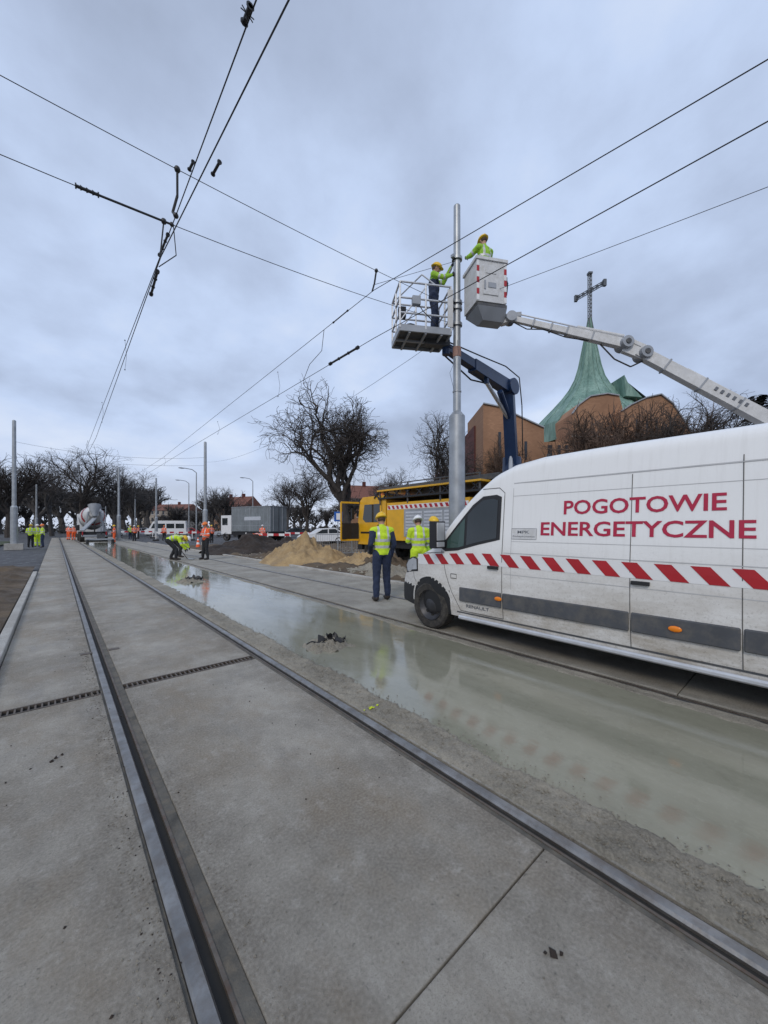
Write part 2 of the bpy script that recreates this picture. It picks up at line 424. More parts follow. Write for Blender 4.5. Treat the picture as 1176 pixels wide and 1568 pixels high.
heap('rubble_pile',9.4,10.8,1.2,1.3,.55,SOIL,24,.9)
heap('rubble_pile',8.7,17.9,1.4,1.4,.5,SOIL,17,.8)
def gravel(name,spots,mat):
    b=B()
    for (x,y,z,r) in spots:
        q=[Vector(v)*r*random.uniform(.6,1.2) for v in ((1,0,0),(0,1,0),(-1,0,0),(0,-1,0),(0,0,.8),(0,0,-.5))]
        R=Euler((random.random()*.6,random.random()*.6,random.random()*6)).to_matrix()
        b.add([Vector((x,y,z))+R@k for k in q],[(0,1,4),(1,2,4),(2,3,4),(3,0,4),(1,0,5),(2,1,5),(3,2,5),(0,3,5)],mat)
    b.obj(name,smooth=0)
sp=[]
for _ in range(5200):
    y=random.random()**1.6*10; x=random.gauss(2.07,.085)
    if x>1.93: sp.append((x,y,.012,random.uniform(.002,.009)))
for _ in range(2600):
    y=random.random()**1.5*8; x=random.gauss(.265,.045) if random.random()<.75 else random.gauss(.53,.03)
    sp.append((x,y,.001,random.uniform(.0015,.006)))
for _ in range(500):
    sp.append((random.uniform(-.4,1.72),random.random()**1.3*8,.001,random.uniform(.0015,.005)))
sp=[s for s in sp if not(.31<s[0]<.49 and s[2]<.01)]
gravel('gravel',sp,ROUGHC)
gravel('dirt_clods',[(random.uniform(-.4,1.72),random.uniform(.3,8),.002,random.uniform(.003,.009)) for _ in range(50)]+[(random.gauss(.27,.03),random.uniform(.8,6),.001,random.uniform(.002,.007)) for _ in range(160)]+[(1.33,.62,.006,.020),(1.35,.60,.005,.013),(1.31,.64,.005,.012),(-.02,3.25,.003,.02),(.0,3.28,.003,.016),(.03,3.30,.003,.014)],DIRT)
rs=[]
for _ in range(1500):
    x=random.uniform(7.2,16); y=random.uniform(3,24); rs.append((x,y,.06,random.uniform(.02,.10)))
gravel('rubble',rs,ROUGHC)
for k,(cx,cy,sc) in enumerate(((2.62,4.15,1),(2.85,11.6,1.2))):
    b=B(); n=40; vs=[];fs=[]
    for i in range(n+1):
        for j in range(n+1):
            u=-1+2*i/n; v=-1+2*j/n; r=math.hypot(u,v); f=max(0,1-r*(1+.3*mn.noise(Vector((u*3,v*3,9)))))
            z=.09*sc*f**.6*(.5+1.4*abs(mn.noise(Vector((u*4,v*4,k+4)))))+.012*f*mn.noise(Vector((u*17,v*17,2)))-.003
            vs.append((cx+u*.30*sc,cy+v*.30*sc,z))
    for i in range(n):
        for j in range(n): q=i*(n+1)+j; fs.append((q,q+n+1,q+n+2,q+1))
    b.add(vs,fs,ROUGHC)
    n=12; vs=[];fs=[]
    for i in range(n+1):
        for j in range(n+1):
            u=-1+2*i/n; v=-1+2*j/n
            p=Vector((cx,cy,0))+RT*(.06+u*.17)*sc+FW*(.08+v*.09)*sc
            p.z=.04+.14*sc*max(0,mn.noise(Vector((u*2.2,v*2.2,k+20)))+.2)+.03*mn.noise(Vector((u*7,v*7,k)))
            vs.append(p)
    for i in range(n):
        for j in range(n):
            if mn.noise(Vector((i*.35,j*.35,3+k)))>-.12: q=i*(n+1)+j; fs.append((q,q+n+1,q+n+2,q+1))
    b.add(vs,fs,BLK)
    b.path([Vector((cx,cy,.02))+RT*(-.25+.06*q)*sc+FW*(-.02+.03*math.sin(q))*sc+Vector((0,0,.03*abs(math.sin(q*1.3)))) for q in range(6)],.012*sc,6,BLK)
    b.obj('plastic_wrapped_valve_cover',smooth=40)
SPRAY=M('spray_yellow',(.62,.72,.03),.6)
b=B()
for i in range(12):
    a=random.gauss(0,.03); c2=random.gauss(0,.010); r=random.uniform(.004,.009)
    b.sph((1.985+a,2.44+c2,.018),(r*1.8,r,.005),SPRAY,6)
b.obj('spray_paint_mark')

# ---------------------------------------------------------------- van
van=empty('white_utility_van',(5.25,0,0))
PH=[(-1.6,2.41),(-1.5,2.44),(1.5,2.44),(2.2,2.42),(2.55,2.37),(2.8,2.27),(3.0,2.13),(3.2,1.96),(3.43,1.73),(3.65,1.47),(3.83,1.29),(4.0,1.21),(4.25,1.12),(4.45,1.01),(4.58,.88),(4.66,.7),(4.69,.5),(4.68,.40)]
def H(y): return float(np.interp(y,[p[0] for p in PH],[p[1] for p in PH]))
def wz(z): return float(np.interp(z,[.25,.36,.55,.72,1.15,1.22,2.05,2.25,2.5],[.97,.995,1.015,1.03,1.03,1.022,.945,.90,.84]))
def plan(y):
    if y<3.5: return 1
    return 1-.27*((y-3.5)/1.2)**2.3
def W(y,z): return wz(z)*plan(y)
ys=list(np.arange(-1.6,2.2,.2))+list(np.arange(2.2,4.3,.07))+list(np.arange(4.3,4.69,.035))+[4.69]
rings=[]
for y in ys:
    h=H(y); z0=.27 if y<4.2 else .27+.05*(y-4.2); sh=min(.2,(h-z0)*.35); zs=h-sh; ring=[]
    for k in range(15):
        z=z0+(zs-z0)*k/14; ring.append((W(y,z),z))
    ws=W(y,zs); rr=min(.22,ws*.3); cr_=.045
    for k in range(1,7):
        a=rad(15*k); ring.append((ws-rr*(1-math.cos(a)),zs+(sh-cr_)*math.sin(a)))
    xe=ring[-1][0]
    for k in range(1,5):
        xx=xe*(1-k/4); ring.append((xx,h-cr_*(xx/xe)**2))
    rings.append((y,ring))
b=B(); vs=[];fs=[];nn=None
for y,ring in rings:
    full=[(-x,y,z) for x,z in ring]+[(x,y,z) for x,z in reversed(ring[:-1])]
    nn=len(full); vs+=full
for i in range(len(rings)-1):
    for k in range(nn): fs.append((i*nn+k,(i+1)*nn+k,(i+1)*nn+(k+1)%nn,i*nn+(k+1)%nn))
fs.append(tuple(range(nn))); fs.append(tuple((len(rings)-1)*nn+k for k in range(nn-1,-1,-1)))
b.add(vs,fs,VANW); body=b.obj('body',van,smooth=0)
body.data.materials.append(BLK)
cb_=B()
for yc in (3.85,-.48):
    for sgn in (-1,1): cb_.cyl((sgn*.62,yc,.36),(sgn*1.3,yc,.36),.415,.415,36,BLK)
cut=cb_.obj('cutter',smooth=0)
md=body.modifiers.new('b','BOOLEAN'); md.object=cut; md.operation='DIFFERENCE'; md.solver='EXACT'
dg=bpy.context.evaluated_depsgraph_get(); me=D.meshes.new_from_object(body.evaluated_get(dg)); body.modifiers.clear(); body.data=me
D.objects.remove(cut)
for p in me.polygons:
    c=p.center
    dw=min(math.hypot(c.y-3.85,c.z-.36),math.hypot(c.y+.48,c.z-.36))
    if dw<.413 or (abs(c.x)<.9 and c.z<.8 and dw<.42): p.material_index=1
    elif c.y>4.12 and c.z<.60: p.material_index=1
    elif c.z<.30: p.material_index=1
me.polygons.foreach_set('use_smooth',[True]*len(me.polygons)); me.set_sharp_from_angle(angle=rad(32))
def sidepoly(b,poly,off,mat,side=-1):
    b.add([(side*(W(y,z)+off),y,z) for y,z in poly],[tuple(range(len(poly)))],mat)
def ribbon(b,pts,wd,off,mat,side=-1,closed=False):
    if closed: pts=pts+[pts[0]]
    dp=[]
    for (y0,z0),(y1,z1) in zip(pts,pts[1:]):
        n=max(1,int(math.hypot(y1-y0,z1-z0)/.06))
        dp+=[(y0+(y1-y0)*k/n,z0+(z1-z0)*k/n) for k in range(n)]
    dp.append(pts[-1]); vs=[]
    for i,(y,z) in enumerate(dp):
        a=dp[max(0,i-1)]; c=dp[min(len(dp)-1,i+1)]
        ty,tz=c[0]-a[0],c[1]-a[1]; l=math.hypot(ty,tz) or 1; ny,nz=-tz/l*wd/2,ty/l*wd/2
        for s2 in (1,-1):
            yy,zz=y+s2*ny,z+s2*nz; vs.append((side*(W(yy,zz)+off),yy,zz))
    b.add(vs,[(2*i,2*i+1,2*i+3,2*i+2) for i in range(len(dp)-1)],mat)
SE=M('panel_gap',(.12,.115,.11),.8)
CREASE=M('panel_crease',(.50,.50,.50),.5)
for side,nm in ((-1,'near'),(1,'far')):
    b=B()
    win=[(2.69,1.37),(2.69,1.87),(2.76,1.90),(2.95,1.89),(3.10,1.79),(3.32,1.56),(3.50,1.36),(3.58,1.24),(3.50,1.20),(3.3,1.22),(3.0,1.30)]
    cy=sum(p[0] for p in win)/len(win); cz=sum(p[1] for p in win)/len(win)
    sidepoly(b,[(cy+(y-cy)*1.07,cz+(z-cz)*1.09) for y,z in win],.004,BLK,side)
    sidepoly(b,[(2.71,1.375),(2.71,1.86),(2.78,1.885),(2.94,1.872),(3.08,1.77),(3.17,1.68),(3.17,1.27),(3.0,1.315)],.008,GLASS,side)
    sidepoly(b,[(3.21,1.262),(3.21,1.645),(3.32,1.53),(3.49,1.34),(3.55,1.24),(3.48,1.218),(3.3,1.235)],.008,TGLASS,side)
    b.obj('side_window_'+nm,van,smooth=0)
    b=B()
    ribbon(b,[(2.62,.36),(2.62,1.95),(2.70,2.02),(2.95,2.02)],.009,.002,SE,side)
    ribbon(b,[(2.62,.36),(3.28,.36)],.010,.002,SE,side); ribbon(b,[(3.28,.36),(3.42,.6),(3.52,.85),(3.60,1.18)],.009,.002,SE,side)
    ribbon(b,[(1.22,.34),(1.22,2.04)],.007,.002,SE,side); ribbon(b,[(2.50,.75),(2.50,2.0)],.006,.002,CREASE,side)
    ribbon(b,[(.42,.34),(.42,2.12)],.007,.002,SE,side)
    ribbon(b,[(-1.4,2.06),(2.5,2.06)],.012,.002,CREASE,side); ribbon(b,[(-1.4,1.195),(2.6,1.195)],.008,.002,CREASE,side)
    ribbon(b,[(-1.4,.93),(2.6,.93)],.008,.002,CREASE,side); ribbon(b,[(-1.4,1.90),(2.5,1.90)],.006,.002,CREASE,side); ribbon(b,[(-1.4,1.34),(2.5,1.34)],.006,.002,CREASE,side)
    ribbon(b,[(3.55,1.16),(3.9,1.13),(4.3,1.03)],.010,.002,SE,side)
    ribbon(b,[(4.12,.60),(4.24,.72),(4.3,.92)],.010,.002,SE,side)
    ribbon(b,[(-1.4,.335),(3.35,.335)],.02,.003,DGREY,side)
    ribbon(b,[(3.85+.435*math.cos(rad(a)),.36+.435*math.sin(rad(a))) for a in range(0,181,10)],.035,.004,VANW,side)
    b.obj('panel_gaps_'+nm,van,smooth=0)
    b=B()
    for y0,y1 in ((-1.4,.41),(.43,1.21),(1.23,2.61),(2.63,3.28)):
        a=side*(W(2,.6)-.005); c=side*(W(2,.6)+.022)
        x0,x1=min(a,c),max(a,c); b.bx(x0,x1,y0,y1,.50,.69,DGREY)
    b.obj('rubbing_strip_'+nm,van,smooth=0,bevel=.012)
    b=B()
    for yy,zz in ((.86,.60),(2.66,.615)):
        b.sph((side*1.052,yy,zz),(.012,.055,.028),ORL,10)
    for yy,zz in ((2.74,1.0),(1.13,.98)):
        b.bx(*sorted((side*1.03,side*1.062)),yy-.075,yy+.075,zz-.018,zz+.018,BLK)
    ribbon(b,[(3.43,.86),(3.33,.86),(3.33,.80),(3.43,.80)],.012,.003,SE,side,True)
    b.obj('side_fittings_'+nm,van,smooth=40,bevel=.004)
    b=B()
    def dr(y): return -.07*max(0,min(1,(y-2.9)/1.1))**1.3
    y=-1.45; ymax=4.12
    while y<ymax:
        y2=min(y+.05,ymax); q=[(y,1.02+dr(y)),(y2,1.02+dr(y2)),(y2,1.175+dr(y2)),(y,1.175+dr(y))]
        sidepoly(b,q,.003,WHITE,side); y=y2
    y=-1.4
    while y<4.0:
        K=5
        for k in range(K):
            a0=k/K; a1=(k+1)/K
            for h0,h1 in ((0,.5),(.5,1)):
                def P(t,hh):
                    yy=y+t*.135+hh*.13*1.0; return (min(yy,4.12),1.022+dr(yy)+hh*.151)
                sidepoly(b,[P(a0,h0),P(a1,h0),P(a1,h1),P(a0,h1)],.006,RED,side)
        y+=.27
    b.obj('warning_stripe_'+nm,van,smooth=0)
    b=B(); s=side
    b.bx(*sorted((s*1.07,s*1.27)),3.50,3.62,1.22,1.60,BLK)
    b.bx(*sorted((s*1.09,s*1.25)),3.492,3.499,1.33,1.58,ALU); b.bx(*sorted((s*1.09,s*1.25)),3.492,3.499,1.24,1.31,ALU)
    b.bx(*sorted((s*.98,s*1.09)),3.50,3.58,1.24,1.34,BLK)
    b.obj('mirror_'+nm,van,bevel=.03)
    b=B(); sidepoly(b,[(4.16,.86),(4.30,.84),(4.46,.80),(4.50,.90),(4.42,.98),(4.28,1.03),(4.17,1.02)],.006,LAMPG,side)
    sidepoly(b,[(4.13,.83),(4.30,.81),(4.49,.77),(4.53,.90),(4.44,1.0),(4.28,1.05),(4.14,1.04)],.003,BLK,side)
    b.obj('headlamp_'+nm,van,smooth=0)
    b=B(); b.wheel((s*.90,3.85,.345),.345,.22,1,(s,0,0)); b.wheel((s*.90,-.48,.345),.345,.22,1,(s,0,0)); b.obj('wheels_'+nm,van)
b=B()
vs=[];yy=np.linspace(3.76,2.84,10); n=13
for y in yy:
    for k in range(n):
        t=-1+2*k/(n-1); hw=W(y,H(y)-.2)-.13; x=t*hw; vs.append((x,y,H(y)-.045*(x/(W(y,H(y)-.2)-.2))**2+.006))
b.add(vs,[(i*n+j,i*n+j+1,(i+1)*n+j+1,(i+1)*n+j) for i in range(9) for j in range(n-1)],GLASS)
b.obj('windscreen',van,smooth=60)
b=B(); b.bx(-.6,.6,4.60,4.70,.62,.84,BLK); b.bx(-.5,.5,4.68,4.73,.38,.56,BLK)
b.cyl((0,4.70,.78),(0,4.715,.78),.07,.07,4,ALU); b.obj('grille',van,bevel=.01)
b=B(); b.bx(-.85,.85,-1.3,3.4,.2,.30,BLK); b.cyl((-.8,3.85,.345),(.8,3.85,.345),.05,.05,8,BLK); b.cyl((-.8,-.48,.345),(.8,-.48,.345),.05,.05,8,BLK)
b.cyl((-1.0,3.3,.27),(-1.0,-.0,.27),.03,.03,8,ALU)
b.obj('underbody',van)
def text_on_side(name,s,y_left,z,hgt,width,mat,side=-1,bold=.0):
    cu=D.curves.new(name,'FONT'); cu.body=s; cu.size=1; cu.offset=bold; cu.resolution_u=3
    o=D.objects.new(name,cu); COL.objects.link(o)
    dg=bpy.context.evaluated_depsgraph_get(); me=D.meshes.new_from_object(o.evaluated_get(dg)); D.objects.remove(o)
    co_=np.array([v.co[:] for v in me.vertices]); mn_=co_.min(0); mx=co_.max(0)
    for v in me.vertices:
        u=(v.co.x-mn_[0])/(mx[0]-mn_[0])*width; h=(v.co.y-mn_[1])/(mx[1]-mn_[1])*hgt
        y=y_left-u; zz=z+h; v.co=(side*(W(y,zz)+.005),y,zz)
    me.materials.clear(); me.materials.append(mat)
    o=D.objects.new(name,me); COL.objects.link(o); o.parent=van
text_on_side('lettering_upper','POGOTOWIE',1.875,1.655,.155,1.355,REDT,bold=.018)
text_on_side('lettering_lower','ENERGETYCZNE',2.13,1.42,.155,1.79,REDT,bold=.018)
text_on_side('lettering_maker','RENAULT',3.18,.42,.045,.36,GREYT,bold=.02)
b=B(); sidepoly(b,[(2.50,1.50),(2.50,1.37),(2.18,1.37),(2.18,1.50)],.003,WPLAST)
ribbon(b,[(2.50,1.50),(2.50,1.37),(2.18,1.37),(2.18,1.50)],.004,.004,GREYT,closed=True); b.obj('company_sticker',van,smooth=0)
text_on_side('sticker_text','MPK',2.42,1.44,.035,.15,GREYT,bold=.01); text_on_side('sticker_text_b','Podwykonawca',2.48,1.39,.025,.28,GREYT)
b=B(); b.cyl((-.45,2.3,2.40),(-.45,2.3,2.46),.03,.02,10,BLK); b.obj('roof_fitting',van)

# ---------------------------------------------------------------- poles & wires
def pole(name,x,y,top,r0,r1,step,base=0):
    b=B()
    b.cyl((x,y,-.12),(x,y,step),r0,r0*.95,24,GALV); b.cyl((x,y,step),(x,y,step+.12),r0*.95,r1,24,GALV)
    b.cyl((x,y,step+.12),(x,y,top),r1,r1*.85,20,GALV); b.sph((x,y,top),(r1*.85,r1*.85,r1*.6),GALV,16,0,90)
    b.cyl((x,y,-.1),(x,y,.25),r0*1.6,r0*1.5,16,KERB)
    for z in (step+.6,step*.5): b.cyl((x,y,z),(x,y,z+.03),r0*1.0 if z<step else r1*1.12,None,20,GALV)
    return b
PX,PY=7.60,5.98
b=pole('',PX,PY,9.55,.205,.098,4.3)
for z in (6.55,6.95,7.1,8.2): b.cyl((PX,PY,z),(PX,PY,z+.07),.13,.13,16,GALV); b.bx(PX-.2,PX-.08,PY-.04,PY+.04,z,z+.07,GALV)
b.cyl((PX,PY,5.78),(PX,PY,6.02),.104,.104,16,M('faded_red_band',(.33,.19,.15),.7))
b.obj('tram_pole')
for x,y,t in ((-2.3,38.6,9.3),(5.9,57,9),(9.8,35,8.9),(11.5,66,9),(-2.4,84,8.5),(12,90,8.5)):
    b=pole('',x,y,t,.22,.13,3.0)
    if x<0 and y<40: b.bx(x-.5,x+.5,y-.5,y+.5,-.1,.35,KERB)
    b.obj('tram_pole')
def sag(a,c,s,n=10):
    a=Vector(a);c=Vector(c); return [a.lerp(c,i/n)-Vector((0,0,s*4*(i/n)*(1-i/n))) for i in range(n+1)]
b=B()
wr=.0068
mes=[(1.25,-8,6.25),(1.28,-1,6.05),(1.32,6.15,6.05),(1.3,24,5.95),(1.2,48,5.9),(1.1,90,5.9)]
con=[(1.5,-8,5.3),(1.33,1,5.3),(1.12,6.1,5.33),(1.28,20,5.3),(1.0,48,5.3),(1.2,90,5.3)]
b.path([Vector(p) for p in mes],wr,5,WIRE); b.path([Vector(p) for p in con],wr,5,WIRE)
mes2=[(5.0,-12,5.95),(5.05,0,5.87),(5.0,6.1,6.45),(4.9,26,5.75),(4.9,50,5.8),(5,90,5.8)]
con2=[(4.85,-12,5.2),(4.9,0,5.2),(5.0,6.1,5.45),(4.8,20,5.3),(4.9,50,5.25),(5,90,5.3)]
b.path([Vector(p) for p in mes2],wr,5,WIRE); b.path([Vector(p) for p in con2],wr,5,WIRE)
def dropper(x,y,z0,z1,off=0):
    b.path([Vector((x,y,z0)),Vector((x+.04+off,y+.05,(z0+z1)/2)),Vector((x+off*.4,y,z1))],.004,4,WIRE)
    for z in (z0,z1): b.sph((x,y,z),.016,INSUL,6)
for y in (11,17,25,36): dropper(1.26,y,6.03,5.32)
for y in (10.5,16,26): dropper(4.95,y,6.1 if y<15 else 5.8,5.38 if y<15 else 5.3,.05)
SPAN1=sag((PX,PY,7.0),(-9,6.2,6.9),.32,24); SPAN2=sag((PX,PY,6.6),(-9,6.2,5.95),.55,24)
b.path(SPAN1,wr*.8,5,WIRE); b.path(SPAN2,wr*.8,5,WIRE)
b.path([Vector((PX,PY,8.2)),Vector((4.98,6.1,6.55))],.005,5,WIRE)
b.path(sag((PX,PY,7.1),(9.4,-9,6.35),.1),wr*.8,5,WIRE)
b.path(sag((PX,PY,6.55),(9.8,35,7.2),.9,16),wr*.8,5,WIRE)
b.path(sag((9.8,35,7.6),(-2.3,38.6,7.8),.5,12),.010,4,WIRE); b.path(sag((9.8,35,6.9),(-2.3,38.6,6.9),.3,12),.010,4,WIRE)
b.path(sag((5.9,57,7.6),(-2.4,60,7.8),.5,12),.012,4,WIRE)
def ins(a,c,r=.022,k=0):
    a=Vector(a);c=Vector(c); b.cyl(a,c,r*.7,r*.7,10,INSUL); d=(c-a)
    for t in (.0,.94): b.cyl(a+d*t,a+d*(t+.06),r*1.2,r*1.2,8,INSUL)
    for i in range(k): p=a.lerp(c,(i+1)/(k+1)); e_=d.normalized()*.010; b.cyl(p-e_,p+e_,r*1.1,r*.8,10,INSUL)
def onspan(sp,x):
    for p,q in zip(sp,sp[1:]):
        if min(p.x,q.x)<=x<=max(p.x,q.x): return p.lerp(q,(x-p.x)/(q.x-p.x))
ins(onspan(SPAN2,.18),onspan(SPAN2,.42),.028,3); b.cyl(onspan(SPAN2,.42),onspan(SPAN2,1.25),.015,.015,8,INSUL); b.sph(onspan(SPAN2,1.25),.032,INSUL,8)
s1=onspan(SPAN1,1.32); s2=onspan(SPAN2,1.15)
b.path([s1,Vector((1.34,6.15,6.35)),Vector((1.30,6.25,6.15)),Vector((1.32,6.15,6.05))],.018,6,INSUL)
b.sph(s1,.045,INSUL,8); b.sph(s2,.04,INSUL,8); b.sph((1.32,6.15,6.05),.04,INSUL,8)
b.path([Vector((1.32,6.3,6.0)),Vector((1.40,6.5,5.7)),Vector((1.15,6.4,5.36))],.007,6,WIRE)
ins((1.15,6.5,5.35),(1.18,7.2,5.33),.026,2); ins((1.31,6.6,6.04),(1.30,7.2,6.03),.024,2); ins((1.28,3.25,6.05),(1.28,3.4,6.05),.030,0); ins((1.29,4.1,5.32),(1.28,4.3,5.32),.020,0); ins((1.29,5.1,6.05),(1.28,5.25,6.05),.022,0)
for a in (.0,1.3,2.5): b.cyl((1.28-.06*math.cos(a),3.32,6.05-.06*math.sin(a)),(1.28+.06*math.cos(a),3.32,6.05+.06*math.sin(a)),.005,None,5,INSUL)
b.path([s2,Vector((1.12,6.15,5.36))],.010,5,INSUL)
b.path([onspan(SPAN1,5.0),Vector((5.02,6.1,6.6)),Vector((5.0,6.15,6.45))],.018,6,INSUL); b.sph(onspan(SPAN1,5.0),.04,INSUL,8)
ins((4.99,7.0,6.42),(4.98,7.6,6.38),.018,0); ins((4.98,6.6,5.44),(4.95,7.7,5.42),.034,2)
b.path([Vector((4.98,8,6.36)),Vector((5.1,8.3,6.0)),Vector((4.98,8.7,5.75)),Vector((4.96,9,5.40))],.007,5,WIRE)
b.path([Vector((PX,PY,6.3)),Vector((7.3,5.7,5.7)),Vector((7.1,5.8,5.2)),Vector((7.45,5.95,4.9))],.004,5,WIRE)
b.obj('overhead_wires',smooth=60)

# ---------------------------------------------------------------- people
ICO=bmesh.new(); bmesh.ops.create_icosphere(ICO,subdivisions=2,radius=1); ICOV=[v.co.copy() for v in ICO.verts]; ICO.free()
def zrot(d): return Vector((0,0,1)).rotation_difference(Vector(d).normalized()).to_matrix()
STAND=dict(pel=(0,0,.96),waist=(0,.01,1.10),chest=(0,.01,1.30),neck=(0,0,1.47),head=(0,.03,1.635),
 hl=(-.095,0,.93),kl=(-.11,.03,.50),al=(-.12,-.02,.10),hr=(.095,0,.93),kr=(.11,.03,.50),ar=(.12,-.02,.10),
 sl=(-.185,0,1.41),el=(-.25,-.03,1.13),wl=(-.25,.07,.88),sr=(.185,0,1.41),er=(.25,-.03,1.13),wr=(.25,.07,.88))
def human(name,loc,face,pose={},top=HVY,legs=NAVC,sleeve=None,helmet=HELY,near=True,stripes=True,scale=1.0,handmat=GLOVE,bib=None):
    J={k:Vector(v) for k,v in {**STAND,**pose}.items()}
    bones=[]
    td=(J['neck']-J['pel']); Rt=zrot(td); hd=J['head']-J['neck']; Rh=zrot(hd)
    if td.z<.3: Rh=Euler((rad(-55),0,0)).to_matrix()
    sleeve=sleeve or top
    def add(tag,p1,r1,p2,r2,R=None): bones.append((tag,p1,r1 if isinstance(r1,tuple) else (r1,)*3,p2,r2 if isinstance(r2,tuple) else (r2,)*3,R))
    add('torso',J['pel'],(.165,.125,.10),J['waist'],(.155,.12,.09),Rt)
    add('torso',J['waist'],(.165,.128,.12),J['chest'],(.185,.14,.13),Rt)
    add('torso',J['chest'],(.18,.135,.12),J['neck'].lerp(J['chest'],.3),(.15,.105,.05),Rt)
    add('torso',J['sl'],.075,J['neck'].lerp(J['chest'],.25),.085); add('torso',J['sr'],.075,J['neck'].lerp(J['chest'],.25),.085)
    add('skin',J['neck'],.058,J['neck'].lerp(J['head'],.6),.055)
    add('skin',J['head'],(.076,.094,.105),J['head']-hd.normalized()*.055+Rh@Vector((0,.022,0)),(.058,.066,.06),Rh)
    add('skin',J['head']+Rh@Vector((0,.088,-.005)),.013,J['head']+Rh@Vector((0,.108,-.035)),.015)
    for sg in (-1,1): add('skin',J['head']+Rh@Vector((sg*.078,.0,-.0)),(.012,.02,.03),J['head']+Rh@Vector((sg*.078,.0,-.03)),(.01,.015,.02),Rh)
    for s in 'lr':
        add('sleeve',J['s'+s],.072,J['e'+s],.058); add('sleeve',J['e'+s],.058,J['w'+s],.042)
        d=(J['w'+s]-J['e'+s]).normalized()
        add('hand',J['w'+s],.030,J['w'+s]+d*.07,.036)
        add('legs',J['h'+s],.108,J['k'+s],.080); add('legs',J['k'+s],.080,J['a'+s]+Vector((0,0,.04)),.066)
        an=J['a'+s]; fd=Vector((0,1,0)); add('boot',an+Vector((0,-.01,-.035)),(.05,.055,.06),an+fd*.15+Vector((0,0,-.055)),(.045,.06,.04))
    bm=bmesh.new()
    for tag,p1,r1,p2,r2,R in bones:
        vs=[]
        for p,r in ((p1,r1),(p2,r2)):
            for q in ICOV:
                v=Vector((q.x*r[0],q.y*r[1],q.z*r[2])); v=R@v if R is not None else v
                vs.append(bm.verts.new(p+v))
        bmesh.ops.convex_hull(bm,input=vs)
    loose=[v for v in bm.verts if not v.link_faces]; bmesh.ops.delete(bm,geom=loose,context='VERTS')
    me=D.meshes.new('t'); bm.to_mesh(me); bm.free()
    o=D.objects.new('t',me); COL.objects.link(o)
    md=o.modifiers.new('r','REMESH'); md.mode='VOXEL'; md.voxel_size=.014 if near else .03
    m2=o.modifiers.new('s','SMOOTH'); m2.factor=.5; m2.iterations=3 if near else 1
    dg=bpy.context.evaluated_depsgraph_get(); me2=D.meshes.new_from_object(o.evaluated_get(dg)); D.objects.remove(o)
    nP=len(me2.polygons); cen=np.zeros(nP*3); me2.polygons.foreach_get('center',cen); cen=cen.reshape(-1,3)
    tags=['legs','torso','skin','sleeve','hand','boot','refl','bib']
    best=np.full(nP,1e9); tg=np.zeros(nP,int)
    for tag,p1,r1,p2,r2,R in bones:
        a=np.array(p1); d=np.array(p2)-a; L=d@d+1e-9; t=np.clip(((cen-a)@d)/L,0,1)
        dist=np.linalg.norm(cen-(a+t[:,None]*d),axis=1); r=(1-t)*np.mean(r1[:2])+t*np.mean(r2[:2]); q=dist-r
        k=q<best; best[k]=q[k]; tg[k]=tags.index(tag)
    ax=np.array(td.normalized()); h=(cen-np.array(J['pel']))@ax
    tg[(tg==1)&(h<-.03)]=0; isT=tg==1
    if stripes:
        xs=(cen-np.array(J['pel']))@np.array(Rt@Vector((1,0,0)))
        band=((h>.10)&(h<.15))|((h>.23)&(h<.28)); tg[isT&band]=6
        tg[isT&(h>.28)&(np.abs(np.abs(xs)-.10)<.024)]=6
        if sleeve is top:
            for s in 'lr':
                a=np.array(J['s'+s]); e_=np.array(J['e'+s]); d=e_-a; t=((cen-a)@d)/(d@d); tg[(tg==3)&(t>.62)&(t<.80)]=6
        if legs is HVO or legs is HVY or legs is HVG:
            tg[(tg==0)&(cen[:,2]>.28)&(cen[:,2]<.34)]=6
    if bib is not None:
        tg[isT&(h<.36)]=7; tg[isT&(h>=.36)&(np.abs(np.abs(cen[:,0])-.09)<.025)]=7
    vs=[]
    for v in me2.vertices:
        c=v.co; k=mn.noise(c*9)*.009+mn.noise(c*22)*.005 if c.z<J['neck'].z-.02 or td.z<.3 else 0
        vs.append(c+v.normal*k)
    b=B(); mats=[legs,top,SKIN,sleeve,handmat,BOOT,REFL,bib or legs]
    b.v=[tuple(v) for v in vs]; b.f=[tuple(p.vertices) for p in me2.polygons]
    for m in mats: b.mi(m)
    b.m=[b.mi(mats[k]) for k in tg]; D.meshes.remove(me2)
    if near:
        for s,sg in (('l',-1),('r',1)):
            d=(J['w'+s]-J['e'+s]).normalized(); side=d.cross(Vector((0,1,0))); side=side.normalized() if side.length>.1 else Vector((1,0,0))
            nrm=side.cross(d).normalized()*(-1)
            base=J['w'+s]+d*.085
            for k,(ln) in enumerate((.068,.078,.074,.058)):
                p=base+side*(-.030+.02*k); q=p+d*ln*.5+nrm*.008; r=q+d*ln*.35+nrm*.030
                b.cyl(p-d*.03,q,.0105,.0095,7,handmat); b.cyl(q,r,.0095,.0075,7,handmat); b.sph(q,.0095,handmat,6); b.sph(r,.0075,handmat,6)
            p=J['w'+s]+d*.03-side*.028; q=p+d*.03-side*.025; r=q+d*.03+nrm*.01
            b.cyl(p,q,.012,.0105,7,handmat); b.cyl(q,r,.0105,.008,7,handmat); b.sph(r,.008,handmat,6)
        for sg in (-1,1): b.sph(J['head']+Rh@Vector((sg*.031,.086,.008)),.011,RAILD,6)
        b.bx(-.022,.022,-.004,.004,-.004,.004,REDT)
        for i in range(8): b.v[-8+i]=tuple(J['head']+Rh@(Vector(b.v[-8+i])+Vector((0,.088,-.065))))
        b.sph(J['head']+Rh@Vector((0,-.02,-.005)),(.083,.092,.07),HAIR,12,-40,60,Rh)
